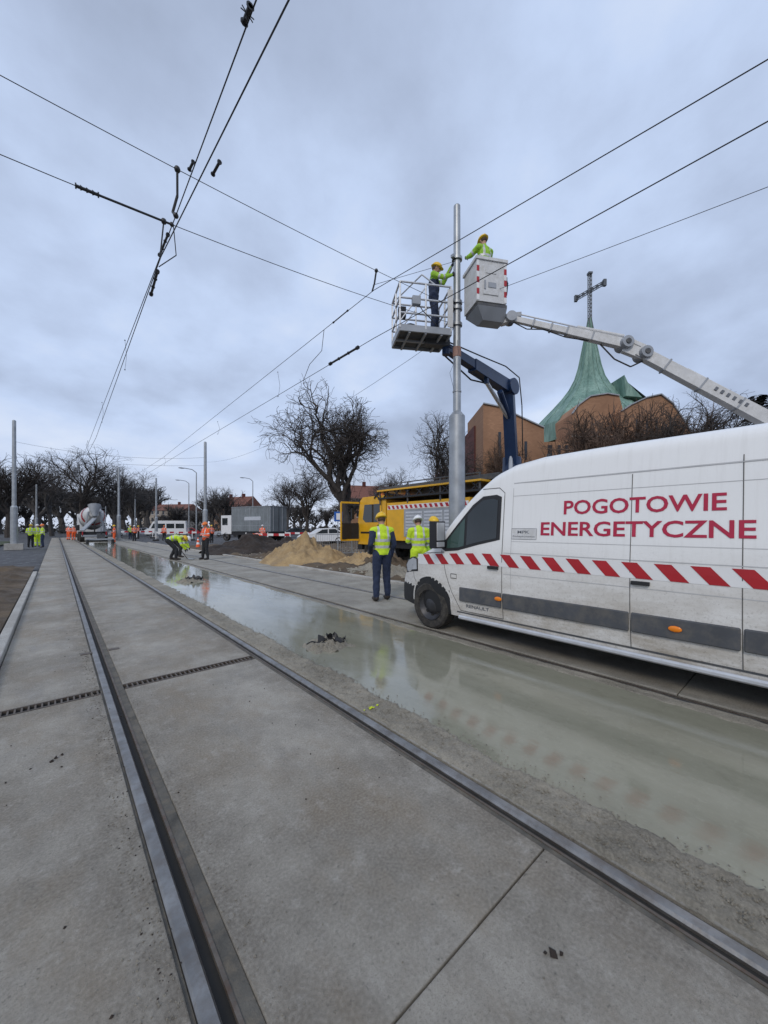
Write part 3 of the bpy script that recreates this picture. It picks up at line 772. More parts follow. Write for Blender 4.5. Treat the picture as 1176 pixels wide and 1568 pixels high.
    if helmet:
        hc=J['head']+Rh@Vector((0,-.005,.035))
        b.sph(hc,(.112,.135,.115),helmet,16,0,90,Rh); b.sph(hc,(.122,.15,.02),helmet,16,-90,0,Rh)
        b.sph(hc+Rh@Vector((0,.09,-.0)),(.085,.085,.014),helmet,12,-90,90,Rh)
        b.sph(hc+Rh@Vector((0,-.01,.05)),(.018,.12,.075),helmet,10,0,90,Rh)
    else:
        b.sph(J['head']+Rh@Vector((0,-.015,.02)),(.085,.10,.105),HAIR,12,-10,90,Rh)
    b.v=[tuple(Vector(v)*scale) for v in b.v]
    return b.obj(name,smooth=60,loc=loc,rot=(0,0,face))
FA=-YAW
human('construction_worker',(5.09,5.94,0),FA+.35,dict(kl=(-.11,.02,.50),al=(-.13,-.03,.10),kr=(.12,.06,.50),ar=(.14,.05,.10),head=(0,.05,1.63),
   el=(-.26,-.06,1.14),wl=(-.19,.16,1.02),er=(.26,.0,1.13),wr=(.24,.12,.90)),HVY,NAVC,sleeve=NAVC,scale=1.03)
human('construction_worker',(6.50,6.25,0),FA+.2,dict(el=(-.25,.05,1.16),wl=(-.12,.22,1.15),er=(.25,.05,1.16),wr=(.12,.22,1.15),head=(0,.07,1.62)),HVY,HVY,helmet=HELW,scale=1.02)
human('construction_worker',(7.05,6.30,0),FA-2.2,dict(wl=(-.1,.24,1.1),el=(-.25,.05,1.14)),HVG,NAVC,helmet=HELY)
pf=6.33
human('lift_worker',(7.22,6.42,pf),math.atan2(-(PX-7.22),PY-6.42),dict(el=(-.22,.24,1.44),wl=(-.08,.42,1.70),er=(.24,.22,1.28),wr=(.10,.42,1.40),head=(0,.07,1.65),kl=(-.12,.06,.5),al=(-.15,.04,.1)),HVG,NAVC,helmet=HELY,bib=NAVC,scale=1.04)
human('lift_worker',(7.72,5.25,6.72),FA+.5,dict(el=(-.26,.20,1.30),wl=(-.18,.42,1.42),er=(.27,.16,1.25),wr=(.16,.38,1.32),head=(0,.06,1.64)),HVG,HVG,helmet=HELY)
human('construction_worker',(5.35,19.05,0),FA+2.6,dict(wl=(-.12,.22,1.12),el=(-.27,.03,1.14),wr=(.12,.22,1.10),er=(.27,.03,1.14),al=(-.17,0,.1),ar=(.17,.03,.1)),HVO,BLKC,helmet=HELO,scale=1.0)
BEND=dict(pel=(0,-.20,.88),waist=(0,-.06,.95),chest=(0,.13,1.00),neck=(0,.31,1.00),head=(0,.45,.93),hl=(-.10,-.19,.85),hr=(.10,-.19,.85),
   kl=(-.15,.06,.48),al=(-.17,-.10,.1),kr=(.15,.16,.48),ar=(.17,.14,.1),sl=(-.18,.26,.95),sr=(.18,.26,.95),el=(-.2,.34,.68),wl=(-.12,.46,.46),er=(.2,.36,.68),wr=(.1,.52,.50))
human('construction_worker',(4.15,19.9,0),FA-1.2,BEND,HVY,BLKC,helmet=HELY,scale=1.05)
human('construction_worker',(4.75,21.5,0),FA-1.5,BEND,HVY,BLKC,helmet=HELW,near=False)
for x,y,mt,f_,lg in ((-1.45,39.4,HVY,.4,BLKC),(-.75,38.6,HVY,2.2,NAVC),(-1.1,40.6,HVY,1.2,HVY),(1.15,60,HVO,0,HVO),(1.6,58,HVO,1,HVO),(7.4,59.5,HVY,1,NAVC),(8.4,60,HVO,2,BLKC),(6.6,50,HVO,1,BLKC),(11.8,40,HVO,1,BLKC),(12.6,44,HVY,1,BLKC),(9.5,50,HVO,0,BLKC),(14.5,34,HVO,0,BLKC),(4.4,46,HVO,2,HVO)):
    human('construction_worker',(x,y,0),FA+f_,dict(wl=(-.15,.2,1.0)),mt,lg,near=False,helmet=random.choice((HELY,HELW,HELO)))
human('construction_worker',(11.0,26.5,0),FA+1.2,BEND,HVO,HVO,near=False,helmet=HELO)
b=B(); q=Vector((4.75,19.75,0)); b.cyl(q+Vector((-.02,-.05,.02)),q+Vector((-.5,.35,.85)),.018,.018,6,BARK); b.beam(q+Vector((.0,-.05,.03)),q+Vector((.2,-.22,.02)),.25,.02,GALV); b.obj('shovel')

# ---------------------------------------------------------------- work platforms
Rz=Euler((0,0,FA+.18)).to_matrix(); BC=Vector((7.0,6.66,0))
def L(a,c,z): return BC+Rz@Vector((a,c,0))+Vector((0,0,z))
pl=empty('crane_truck')
b=B()
hx,hy=.64,.46
for (a0,c0),(a1,c1) in (((-hx,-hy),(hx,-hy)),((hx,-hy),(hx,hy)),((hx,hy),(-hx,hy)),((-hx,hy),(-hx,-hy))):
    b.beam(L(a0,c0,6.30),L(a1,c1,6.30),.04,.16,GREYP)
    for z in (6.66,7.02,7.40): b.cyl(L(a0,c0,z),L(a1,c1,z),.024,.024,8,ALU)
b.add([L(-hx,-hy,6.31),L(hx,-hy,6.31),L(hx,hy,6.31),L(-hx,hy,6.31)],[(0,1,2,3)],GREYP); b.add([L(-hx,-hy,6.28),L(hx,-hy,6.28),L(hx,hy,6.28),L(-hx,hy,6.28)],[(0,1,2,3)],DGREY)
for a,c in ((-hx,-hy),(hx,-hy),(hx,hy),(-hx,hy),(0,-hy),(0,hy),(-hx,0),(hx,0)): b.cyl(L(a,c,6.3),L(a,c,7.40),.024,.024,8,ALU)
for a in (-.4,0,.4): b.beam(L(a,-hy,6.22),L(a,hy,6.22),.05,.06,GREYP)
b.beam(L(-hx,0,6.22),L(hx,0,6.22),.06,.05,GREYP)
b.beam(L(.1,0,6.22),L(.75,0,6.22),.2,.14,DGREY)
b.cyl(L(-hx,-hy,6.45),L(-.02,-hy,7.30),.018,.018,6,ALU); b.cyl(L(-hx,hy,6.45),L(0,hy,7.30),.018,.018,6,ALU); b.cyl(L(-hx,hy,7.4),L(-.1,-hy,7.62),.018,.018,6,ALU); b.cyl(L(-.1,-hy,7.62),L(.25,-hy,7.4),.018,.018,6,ALU)
b.beam(L(-.35,-hy-.03,6.95),L(-.15,-hy-.03,6.95),.12,.20,GREYP); b.beam(L(-.6,-.1,6.85),L(-.42,-.1,6.85),.15,.26,BLK)
b.sph(L(-.3,-.2,6.42),(.2,.15,.12),BLKC,8)
b.beam(L(hx-.1,-hy-.03,6.86),L(hx+.04,-hy-.03,6.86),.02,.92,WPLAST)
b.path([L(-.25,-hy,7.0),L(-.1,-hy-.08,6.7),L(.1,-hy-.05,6.55),L(.3,-hy,6.4)],.012,6,BLK)
b.obj('basket',pl,bevel=.004)
b=B()
tip=Vector((7.62,6.35,6.15)); mid=Vector((9.0,6.40,6.05)); elb=Vector((11.0,6.6,6.0)); low=Vector((11.75,6.9,3.6)); bas=Vector((11.8,6.95,1.0))
b.beam(L(.75,0,6.22),tip,.18,.18,NAVY); b.cyl(tip+Vector((0,0,-.18)),tip+Vector((0,0,.30)),.1,.1,12,NAVY)
b.beam(tip,mid,.18,.20,NAVY,.22,.26); b.beam(mid+Vector((-.2,0,0)),elb,.27,.32,NAVY,.30,.40)
b.cyl(elb+Vector((0,-.25,0)),elb+Vector((0,.25,0)),.26,.26,16,NAVY); b.beam(elb,low,.34,.42,NAVY,.36,.5)
b.cyl(mid+Vector((.5,0,-.30)),Vector((11.3,6.7,5.0)),.06,.06,10,ALU); b.cyl(mid+Vector((1.2,0,-.4)),Vector((11.3,6.7,5.0)),.09,.09,10,NAVY)
b.beam(mid+Vector((.5,0,-.1)),mid+Vector((.5,0,-.34)),.12,.1,NAVY)
b.path([tip+Vector((0,.12,-.1)),mid+Vector((0,.18,-.3)),mid+Vector((1.2,.2,-.15)),elb+Vector((.2,.22,.35)),elb+Vector((.45,.2,-.3)),low+Vector((.3,.2,.3))],.025,6,BLK)
b.path([tip+Vector((0,-.12,.1)),mid+Vector((0,-.18,.25)),mid+Vector((1.2,-.2,.3)),elb+Vector((.3,-.22,.35)),elb+Vector((.5,-.2,-.5)),low+Vector((.35,-.2,.3))],.02,6,BLK)
b.cyl(low+Vector((0,0,.3)),bas,.30,.38,16,NAVY); b.bx(11.2,12.4,6.4,7.5,1.0,1.9,NAVY)
b.cyl(Vector((11.45,6.75,5.6)),Vector((11.5,6.8,3.2)),.07,.07,10,ALU)
b.obj('crane_arm',pl,bevel=.015)
b=B(); X0,X1=10.6,12.9
b.bx(X0+.2,X1-.2,5.9,14.0,.65,.95,BLK)
b.prism([(12.15,.75),(14.1,.75),(14.15,1.6),(13.95,2.75),(13.75,2.9),(12.15,2.9)],'x',X0+.03,X1-.03,YEL)
b.bx(X0,X1,7.8,12.05,.98,2.55,YEL)
b.bx(X0-.012,X0+.1,7.9,11.0,1.15,2.25,GREYP)
for i in range(3): b.bx(X0-.024,X0+.1,8.0+i*1.0,8.9+i*1.0,1.25,2.15,ALU)
for i in range(3):
    for k in range(7): b.bx(X0-.032,X0-.02,8.02+i,8.88+i,1.28+k*.125,1.33+k*.125,GREYP)
for i in range(16): b.prism([(7.9+i*.26,2.28),(8.03+i*.26,2.28),(8.1+i*.26,2.42),(7.97+i*.26,2.42)],'x',X0-.012,X0,RED)
b.bx(X0-.006,X0,7.85,12.0,2.26,2.44,WHITE)
b.prism([(12.55,1.75),(13.55,1.75),(13.75,1.9),(13.62,2.55),(12.55,2.55)],'x',X0+.02,X0+.03,GLASS)
b.add([(X0+.2,14.155,1.7),(X1-.2,14.155,1.7),(X1-.25,13.99,2.62),(X0+.25,13.99,2.62)],[(0,1,2,3)],GLASS)
b.bx(X0+.015,X0+.03,12.4,12.42,.95,2.7,BLK); b.bx(X0+.012,X0+.03,12.5,12.7,1.6,1.64,BLK)
b.bx(X0+.012,X0+.03,12.2,13.9,1.25,1.33,BLK)
b.beam((X0-.9,14.15,.95),(X0,14.0,.95),.05,.08,YEL); b.beam((X0-.9,14.15,2.65),(X0,14.0,2.65),.05,.08,YEL); b.beam((X0-.9,14.15,.95),(X0-.9,14.15,2.65),.08,.05,YEL)
b.beam((X0-.45,14.08,1.0),(X0-.45,14.08,1.7),.04,.85,BLK); b.add([(X0-.86,14.14,.98),(X0-.02,14.0,.98),(X0-.02,14.0,1.72),(X0-.86,14.14,1.72)],[(0,1,2,3)],BLK)
b.bx(X0-.25,X0-.12,14.2,14.3,1.9,2.4,BLK)
for y in (13.2,9.4,8.3): b.wheel((X0+.2,y,.5),.5,.3,1,(-1,0,0)); b.wheel((X1-.2,y,.5),.5,.3,1,(1,0,0))
b.bx(X0+.1,X0+.4,13.9,14.22,.5,.95,BLK); b.bx(X0+.3,X0+.55,12.6,12.9,2.9,3.02,ORL); b.bx(X1-.55,X1-.3,12.6,12.9,2.9,3.02,ORL)
b.obj('truck_body',pl,bevel=.02)
b=B()
b.bx(X0-.05,X1+.05,7.3,12.6,2.72,2.80,BLK); b.bx(X0-.1,X1+.1,7.3,12.6,3.05,3.12,YEL)
for y in np.arange(7.4,12.7,.65): b.beam((X0,y,2.8),(X0,y+.3,3.05),.05,.05,BLK); b.beam((X0,y+.3,2.8),(X0,y,3.05),.05,.05,BLK); b.beam((X1,y,2.8),(X1,y+.3,3.05),.05,.05,BLK)
for y in (7.4,9.1,10.8,12.5): b.bx(X0-.02,X0+.03,y-.03,y+.03,2.5,3.35,DGREY); b.bx(X1-.03,X1+.02,y-.03,y+.03,2.5,3.35,DGREY)
b.bx(X0-.01,X0+.03,7.4,12.5,3.32,3.36,DGREY); b.bx(X1-.03,X1+.01,7.4,12.5,3.32,3.36,DGREY)
b.beam((X0+.6,7,3.25),(X0+.6,13.2,3.2),.25,.2,DGREY); b.beam((X0+1.2,7,3.28),(X0+1.2,12.7,3.2),.2,.15,BLK)
b.obj('roof_platform',pl,bevel=.008)

bt=empty('bucket_lift_truck')
Rz2=Euler((0,0,FA+.22)).to_matrix(); BC2=Vector((7.72,5.25,0))
def L2(a,c,z): return BC2+Rz2@Vector((a,c,0))+Vector((0,0,z))
def lbox(b,a0,a1,c0,c1,z0,z1,mat,fn=L2):
    vs=[fn(a,c,z) for z in (z0,z1) for c in (c0,c1) for a in (a0,a1)]
    b.add(vs,[(0,2,3,1),(4,5,7,6),(0,1,5,4),(2,6,7,3),(0,4,6,2),(1,3,7,5)],mat)
b=B(); z0,z1=6.68,7.62; wx,wy=.37,.34
for a0,a1,c0,c1 in ((-wx,wx,-wy,-wy+.04),(-wx,wx,wy-.04,wy),(-wx,-wx+.04,-wy+.04,wy-.04),(wx-.04,wx,-wy+.04,wy-.04)): lbox(b,a0,a1,c0,c1,z0,z1,WPLAST)
lbox(b,-wx+.04,wx-.04,-wy+.04,wy-.04,z0,z0+.04,WPLAST)
for a0,a1,c0,c1 in ((-wx-.03,wx+.03,-wy-.03,-wy+.05),(-wx-.03,wx+.03,wy-.05,wy+.03),(-wx-.03,-wx+.05,-wy+.05,wy-.05),(wx-.05,wx+.03,-wy+.05,wy-.05)): lbox(b,a0,a1,c0,c1,z1,z1+.07,WPLAST)
lbox(b,-.22,.16,-wy-.018,-wy,6.84,7.50,WPLAST); lbox(b,-.16,.10,-wy-.03,-wy-.018,7.32,7.45,WPLAST); lbox(b,-.2,-.16,-wy-.035,-wy-.018,6.95,7.15,GREYP)
lbox(b,-.1,.1,-wy-.03,-wy-.018,7.0,7.12,GREYP)
for k in range(7):
    zz=6.70+k*.13
    for (a0,a1) in ((-wx-.006,-wx+.06),(wx-.06,wx+.006)): lbox(b,a0,a1,-wy-.008,-wy,zz,zz+.128,RED if k%2 else WHITE)
    lbox(b,wx,wx+.008,-wy,-wy+.09,zz,zz+.128,RED if k%2==0 else WHITE); lbox(b,wx,wx+.008,wy-.09,wy,zz,zz+.128,RED if k%2 else WHITE)
lbox(b,wx+.01,wx+.14,-.15,.2,7.1,7.45,BLK); b.path([L2(wx+.1,0,7.5),L2(wx+.24,.05,7.45),L2(wx+.24,.1,7.2),L2(wx+.1,0,6.9)],.04,8,BLK)
b.obj('bucket',bt,bevel=.012)
b=B()
lbox(b,-.34,.40,-.32,.32,6.60,6.675,DGREY)
vs=[L2(a,c,z) for a,c,z in ((-.34,-.32,6.60),(.40,-.32,6.60),(.40,.32,6.60),(-.34,.32,6.60),(-.12,-.15,6.36),(.42,-.15,6.36),(.42,.15,6.36),(-.12,.15,6.36))]
b.add(vs,[(0,4,5,1),(1,5,6,2),(2,6,7,3),(3,7,4,0),(4,7,6,5),(0,1,2,3)],GREYP)
A=Vector((8.10,4.80,6.44)); Bq=Vector((9.63,2.90,5.62)); Cq=Vector((11.09,.72,3.72)); Dq=Cq+(Cq-Bq)*.55
b.beam(L2(.4,0,6.47),A,.16,.2,WPLAST); b.cyl(A+Vector((.1,.1,0)),A-Vector((.1,.1,0)),.12,.12,14,GREYP)
dd=(Bq-A); b.beam(A,A+dd*.55,.10,.12,WPLAST,.12,.14); b.beam(A+dd*.5,Bq,.14,.17,WPLAST,.16,.20)
up=Vector((0,0,.15)); b.cyl(A+up,A+dd*.62+up,.018,.018,8,ALU); b.cyl(A+dd*.6+up,Bq+up*1.2,.04,.04,10,WPLAST); b.cyl(A+up*.3,A-Vector((0,0,.16)),.05,.05,8,DGREY)
b.beam(A+up*.5,A+dd*.1+up,.08,.1,GREYP)
for t in (.2,.36,.5,.72): b.beam(A+dd*t,A+dd*(t+.015),.16,.18,GREYP)
for q in (Bq,Bq+(Cq-Bq)*.14): b.cyl(q+FW*.17,q-FW*.17,.13,.13,14,GREYP); b.cyl(q+FW*.19,q-FW*.19,.06,.06,10,DGREY)
b.beam(Bq+Vector((0,0,.12)),Bq+(Cq-Bq)*.16+Vector((0,0,.16)),.16,.08,WPLAST); b.beam(Bq-Vector((0,0,.06)),Bq+(Cq-Bq)*.15,.13,.24,WPLAST)
b.path([Bq-(Bq-A)*.2-Vector((0,0,.12)),Bq-(Bq-A)*.08-Vector((0,0,.38)),Bq+(Cq-Bq)*.05-Vector((0,0,.42)),Bq+(Cq-Bq)*.14-Vector((0,0,.15))],.018,6,BLK)
b.path([A+Vector((0,0,-.05)),A+dd*.15-Vector((0,0,.16)),A+dd*.3-Vector((0,0,.08)),A+dd*.5-Vector((0,0,.14)),A+dd*.7-Vector((0,0,.1))],.014,6,BLK)
b.beam(Bq+(Cq-Bq)*.1,Dq,.19,.22,WPLAST,.23,.28); u3=Vector((.05,0,.16))
b.cyl(Bq+(Cq-Bq)*.1+u3,Bq+(Cq-Bq)*.5+u3,.03,.03,8,ALU); b.cyl(Bq+(Cq-Bq)*.45+u3,Bq+(Cq-Bq)*1.1+u3,.05,.05,10,WPLAST)
for t in (.3,.55,.8,1.0): b.beam(Bq+(Cq-Bq)*t,Bq+(Cq-Bq)*(t+.012),.225,.27,GREYP)
for t in (.62,.66,.70,.74,.78,.82): b.beam(Bq+(Cq-Bq)*t-FW*.115,Bq+(Cq-Bq)*(t+.018)-FW*.117,.01,.08,GREYT)
T=Dq; b.cyl(T,(T.x,T.y-.2,1.2),.35,.45,16,WPLAST)
b.obj('boom',bt,bevel=.012)
b=B(); tx,ty=T.x,T.y
b.bx(tx-1.1,tx+1.1,ty-1.6,ty+4,.6,.9,BLK); b.bx(tx-1.1,tx+1.1,ty-1.6,ty+1.6,.9,1.25,WHITE); b.prism([(ty+2,.8),(ty+4.1,.8),(ty+4.1,1.3),(ty+3.5,2.1),(ty+2.0,2.15)],'x',tx-1,tx+1,WHITE)
b.prism([(ty+2.3,1.4),(ty+3.75,1.4),(ty+3.4,2.0),(ty+2.3,2.0)],'x',tx-1.01,tx-1.0,GLASS)
for y in (ty-.8,ty+3.2): b.wheel((tx-.9,y,.4),.4,.25,1,(-1,0,0)); b.wheel((tx+.9,y,.4),.4,.25,1,(1,0,0))
b.obj('truck',bt,bevel=.03)

# ---------------------------------------------------------------- distant vehicles
b=B()
Rk=Euler((0,0,.35)).to_matrix(); C0=Vector((17.2,40.6,0))
def LK(a,c,z): return C0+Rk@Vector((a,c,0))+Vector((0,0,z))
lbox(b,-1.2,1.2,-2.6,3.3,1.1,3.75,TARP,LK); lbox(b,-1.25,1.25,-2.65,3.35,3.75,3.81,GREYP,LK); lbox(b,-1.1,1.1,-2.6,5,.7,1.08,BLK,LK)
for c in (-2.62,.4,3.28): lbox(b,-1.22,-1.19,c,c+.06,1.1,3.75,GREYP,LK)
lbox(b,-1.212,-1.2,-2.6,3.3,1.7,1.74,GREYP,LK)
for c in np.arange(-2.2,3.2,.55): lbox(b,-1.218,-1.2,c,c+.03,1.2,3.7,GREYP,LK)
lbox(b,-1.222,-1.2,-1.2,1.3,2.3,2.7,LAMPG,LK); lbox(b,-.02,.02,-2.64,-2.6,1.15,3.7,BLK,LK)
for a in (-.8,.5): lbox(b,a,a+.04,-2.65,-2.6,1.15,3.7,GREYP,LK)
lbox(b,-1.15,1.15,3.5,5.2,.8,2.9,WHITE,LK); lbox(b,-1.17,1.17,4.1,5.0,1.8,2.6,GLASS,LK)
for c in (-1.8,-.8,4.4): b.wheel(LK(-1.0,c,.5),.5,.3,1,tuple(Rk@Vector((-1,0,0)))); b.wheel(LK(1.0,c,.5),.5,.3,1,tuple(Rk@Vector((1,0,0))))
b.obj('box_truck',bevel=.03)
b=B(); mx,my=3.1,53
b.bx(mx-1.1,mx+1.1,my-2.5,my+5,.7,1.05,BLK); b.bx(mx-1.2,mx+1.2,my+3.4,my+5.4,.8,3.1,WHITE); b.bx(mx-1.22,mx+1.22,my+4,my+5.1,1.9,2.8,GLASS)
b.lathe((mx,my-2.2,3.15),Vector((.0,1,-.22)),[(0,.30),(0,.50),(1.0,.9),(2.2,1.2),(3.6,1.15),(4.8,.7),(5.2,.2)],20,WPLAST)
b.lathe((mx,my-2.2,3.15),Vector((.0,1,-.22)),[(1.2,.99),(1.35,1.03),(1.5,1.07)],20,RED)
b.lathe((mx,my-2.2,3.15),Vector((.0,1,-.22)),[(2.2,1.215),(2.5,1.225),(2.8,1.222)],20,GREYP)
b.cyl((mx,my-2.5,3.9),(mx,my-2.9,2.7),.6,.2,10,GREYP); b.beam((mx,my-2.8,2.5),(mx-1.1,my-4.4,1.2),.4,.14,GREYP); b.beam((mx,my-2.6,2.5),(mx,my-2.6,1),.12,.12,BLK)
for s in (-1,1): b.beam((mx+s*.9,my-2.4,1.0),(mx+s*.5,my-2.2,3.2),.14,.14,GREYP); b.beam((mx+s*1.0,my-2.6,.6),(mx+s*1.0,my-2.6,1.1),.3,.1,RED); b.bx(mx+s*1.0-.3,mx+s*1.0+.3,my-2.7,my+.6,1.02,1.1,BLK)
b.cyl((mx+.95,my-2.6,1),(mx+.95,my-2.6,3.8),.04,.04,5,GREYP); b.cyl((mx+.55,my-2.6,1),(mx+.55,my-2.6,3.8),.04,.04,5,GREYP)
for z in np.arange(1.2,3.7,.3): b.cyl((mx+.55,my-2.6,z),(mx+.95,my-2.6,z),.025,.025,4,GREYP)
b.bx(mx-1.1,mx+1.1,my-2.75,my-2.65,.55,.75,GREYP); b.bx(mx-1.5,mx-1.2,my-1.8,my-.8,1.2,1.8,BLK)
for y in (my-1.6,my-.3,my+2.6,my+4.2):
    for s in (-1,1): b.wheel((mx+s*1.0,y,.52),.52,.4,1,(s,0,0))
b.obj('concrete_mixer_truck',bevel=.02)
b=B(); b.bx(2.1,4.2,44,44.4,.35,.5,GREYP); b.bx(2.1,2.3,43.8,44.6,0,.4,BLK); b.bx(4.0,4.2,43.8,44.6,0,.4,BLK); b.bx(2.9,3.5,44.0,44.6,.5,.95,DGREY); b.path([Vector((3.2,44,.9)),Vector((3.2,43.2,1.1)),Vector((2.8,43.1,1.1))],.03,6,BLK); b.obj('concrete_screed_machine',bevel=.02)
def boxy(name,cx,cy,yaw,Ln,Wd,Ht,mat,prof,wins,wr_=.33):
    b=B(); c=Vector((cx,cy,0))
    b.prism(prof,'x',-Wd/2,Wd/2,mat)
    for wpoly in wins:
        b.prism(wpoly,'x',-Wd/2-.012,-Wd/2,GLASS); b.prism(wpoly,'x',Wd/2,Wd/2+.012,GLASS)
    for y in (-Ln*.3,Ln*.31):
        for s in (-1,1): b.wheel((s*(Wd/2-.1),y,wr_),wr_,.22,1,(s,0,0))
    b.obj(name,bevel=.05,loc=c,rot=(0,0,yaw))
boxy('minibus',14.5,74,1.2,6.2,2.1,2.7,WHITE,[(-3.1,.4),(3.1,.4),(3.15,1.1),(2.5,1.4),(1.9,2.5),(1.6,2.7),(-3.0,2.7),(-3.1,1.2)],[[(-2.8,1.4),(-1.5,1.4),(-1.5,2.2),(-2.8,2.2)],[(-1.3,1.4),(-.1,1.4),(-.1,2.2),(-1.3,2.2)],[(.1,1.4),(2.2,1.4),(1.8,2.2),(.1,2.2)]])
carp=[(-2.1,.3),(2.1,.3),(2.15,.65),(1.95,.85),(1.0,.98),(.3,1.42),(-1.0,1.48),(-1.75,1.05),(-2.1,.95)]
carw=[[(-1.55,1.02),(-.35,1.0),(-.35,1.38),(-.95,1.4)],[(-.25,1.0),(.85,.98),(.25,1.34),(-.25,1.38)]]
SILV=M('silver_paint',(.5,.52,.55),.3,.4,.1); DKCAR=M('dark_paint',(.05,.06,.08),.25,.3,.1)
for x,y,a,mt in ((18.5,30,1.3,WHITE),(22,66,1.25,SILV),(26,70,1.3,DKCAR),(7.5,82,1.4,SILV),(30,58,1.2,DKCAR),(19,80,1.3,RED),(-14,60,1.4,DKCAR),(12,84,1.3,SILV)):
    boxy('parked_car',x,y,a,4.2,1.75,1.48,mt,carp,carw)
def barrier(x,y,yaw,n=4):
    b=B()
    for i in range(n*4):
        b.bx(-1+i*.5-n+1,-1+i*.5-n+1.5,-.03,.03,.82,1.02,RED if i%2 else WHITE)
    for i in range(n+1):
        xx=-n+i*2; b.bx(xx-.04,xx+.04,-.05,-.031,0,1.1,WHITE); b.bx(xx-.3,xx+.3,-.25,.25,-.1,.1,BLK)
    b.obj('road_barrier',loc=(x,y,0),rot=(0,0,yaw))
for x,y,a,n_ in ((-8,44,.1,3),(12,52,-.4,3),(9,66,-.2,2),(13.5,30.5,-.9,2),(20,36,-.6,2),(25,33,-.5,2)): barrier(x,y,a,n_)
b=B()
for k in range(4):
    p=Vector((10.4+k*1.7,17.5-k*.9,0)); q=Vector((12.1+k*1.7-.05,16.6-k*.9,0))
    for z in (.15,1.15): b.cyl(p+Vector((0,0,z)),q+Vector((0,0,z)),.02,.02,6,GALV)
    for t in range(0,17): r=p.lerp(q,t/16); b.cyl(r+Vector((0,0,.15)),r+Vector((0,0,1.15)),.007 if t%16 else .02,None,5,GALV)
b.obj('construction_fence')
for x,y in ((7.9,30),(7.8,38)):
    b=B(); b.bx(-.2,.2,-.2,.2,0,.05,BLK)
    for z0_,z1_,m_ in ((.05,.25,HVO),(.25,.4,WHITE),(.4,.55,HVO),(.55,.65,WHITE),(.65,.75,HVO)):
        r_=lambda z:.16-.17*z; b.cyl((0,0,z0_),(0,0,z1_),r_(z0_),r_(z1_),14,m_)
    b.obj('traffic_cone',loc=(x,y,.04),rot=(0,0,x))
for x,y,h in ((13.5,52,8.5),(24,60,9),(17,70,9)):
    b=B(); b.cyl((x,y,-.1),(x,y,h),.1,.06,10,GALV); b.path([Vector((x,y,h)),Vector((x-.5,y,h+.35)),Vector((x-1.4,y,h+.45))],.045,8,GALV); b.sph((x-1.7,y,h+.42),(.4,.15,.08),GREYP,10); b.obj('street_lamp')
BLUE=M('sign_blue',(.02,.12,.45),.4)
b=B(); b.cyl((13.2,19.6,0),(13.2,19.6,2.6),.03,.03,8,GALV); b.bx(12.95,13.45,19.55,19.57,1.9,2.5,BLUE,Euler((0,0,-.5)).to_matrix()); b.bx(13.08,13.32,19.535,19.545,2.0,2.4,WHITE,Euler((0,0,-.5)).to_matrix(),(13.2,19.56,2.2)); b.obj('traffic_sign')

# ---------------------------------------------------------------- trees (bare, winter)
def make_tree(seed,H_=16,spread=.55,levels=6,kids=(5,4,4,4,3,3),trunk=.26,minr=.010,upw=.10,wob=1.0,mat=BARK,lf=1.0):
    rnd=random.Random(seed); vs=[];fs=[]
    def tube(p,q,r1,r2,n):
        sd_,u_,d_=basis(q-p); o=len(vs)
        for c_,r_ in ((p,r1),(q,r2)):
            for k in range(n):
                t=2*math.pi*k/n; vs.append(c_+sd_*math.cos(t)*r_+u_*math.sin(t)*r_)
        for k in range(n): fs.append((o+k,o+(k+1)%n,o+n+(k+1)%n,o+n+k))
    def grow(p,d,Ln,r,lv):
        segs=5 if lv<3 else 3 if lv<5 else 2; pts=[p]; dd_=d.copy()
        for i in range(segs):
            dd_=(dd_+Vector((rnd.gauss(0,1),rnd.gauss(0,1),rnd.gauss(0,1)))*(.12+.04*lv)*(wob if lv else .4)+Vector((0,0,upw if lv<4 else .02))).normalized()
            pts.append(pts[-1]+dd_*Ln/segs)
        r_end=r*(.66 if lv<levels else .5)
        for i in range(segs):
            a=r+(r_end-r)*i/segs; c_=r+(r_end-r)*(i+1)/segs
            tube(pts[i],pts[i+1],max(a,minr),max(c_,minr),7 if lv<2 else 4 if lv<4 else 3)
        if lv>=levels: return
        n=kids[min(lv,len(kids)-1)]
        for k in range(n):
            t=rnd.uniform(.3 if lv else .8,1.0) if k else 1.0; i=min(int(t*segs),segs-1); pp=pts[i].lerp(pts[i+1],t*segs-i)
            sd_,u_,d2=basis(dd_); ang=rnd.uniform(0,2*math.pi) if lv else 2*math.pi*k/n+rnd.uniform(-.4,.4)
            tilt=rnd.uniform(.3,.85)*(1.0 if lv else spread*1.3)
            nd_=(d2*math.cos(tilt)+(sd_*math.cos(ang)+u_*math.sin(ang))*math.sin(tilt)).normalized()
            grow(pp,nd_,Ln*rnd.uniform(.60,.80)*(1.25*lf if lv==0 else 1),r_end*rnd.uniform(.62,.85) if k else r_end*.9,lv+1)
    grow(Vector((0,0,-.2)),Vector((rnd.gauss(0,.04),rnd.gauss(0,.04),1)),H_*trunk,H_*.026,0)
    zmax=max(v.z for v in vs); k=H_/zmax; vs=[v*k for v in vs]
    me=D.meshes.new('bare_tree'); me.from_pydata([tuple(v) for v in vs],[],fs); me.materials.append(mat); me.update()
    return me
TA=make_tree(3,16,.62,6,(6,4,4,4,3,3),.20,.011,.13,1.4,lf=1.2); TB=make_tree(11,16,.7,minr=.012); TC=make_tree(23,16,.45,6,(4,4,4,3,3,3),.30,.012,.14); TD=make_tree(31,16,.8,5,(6,5,4,4,4),.20,.013,.12)
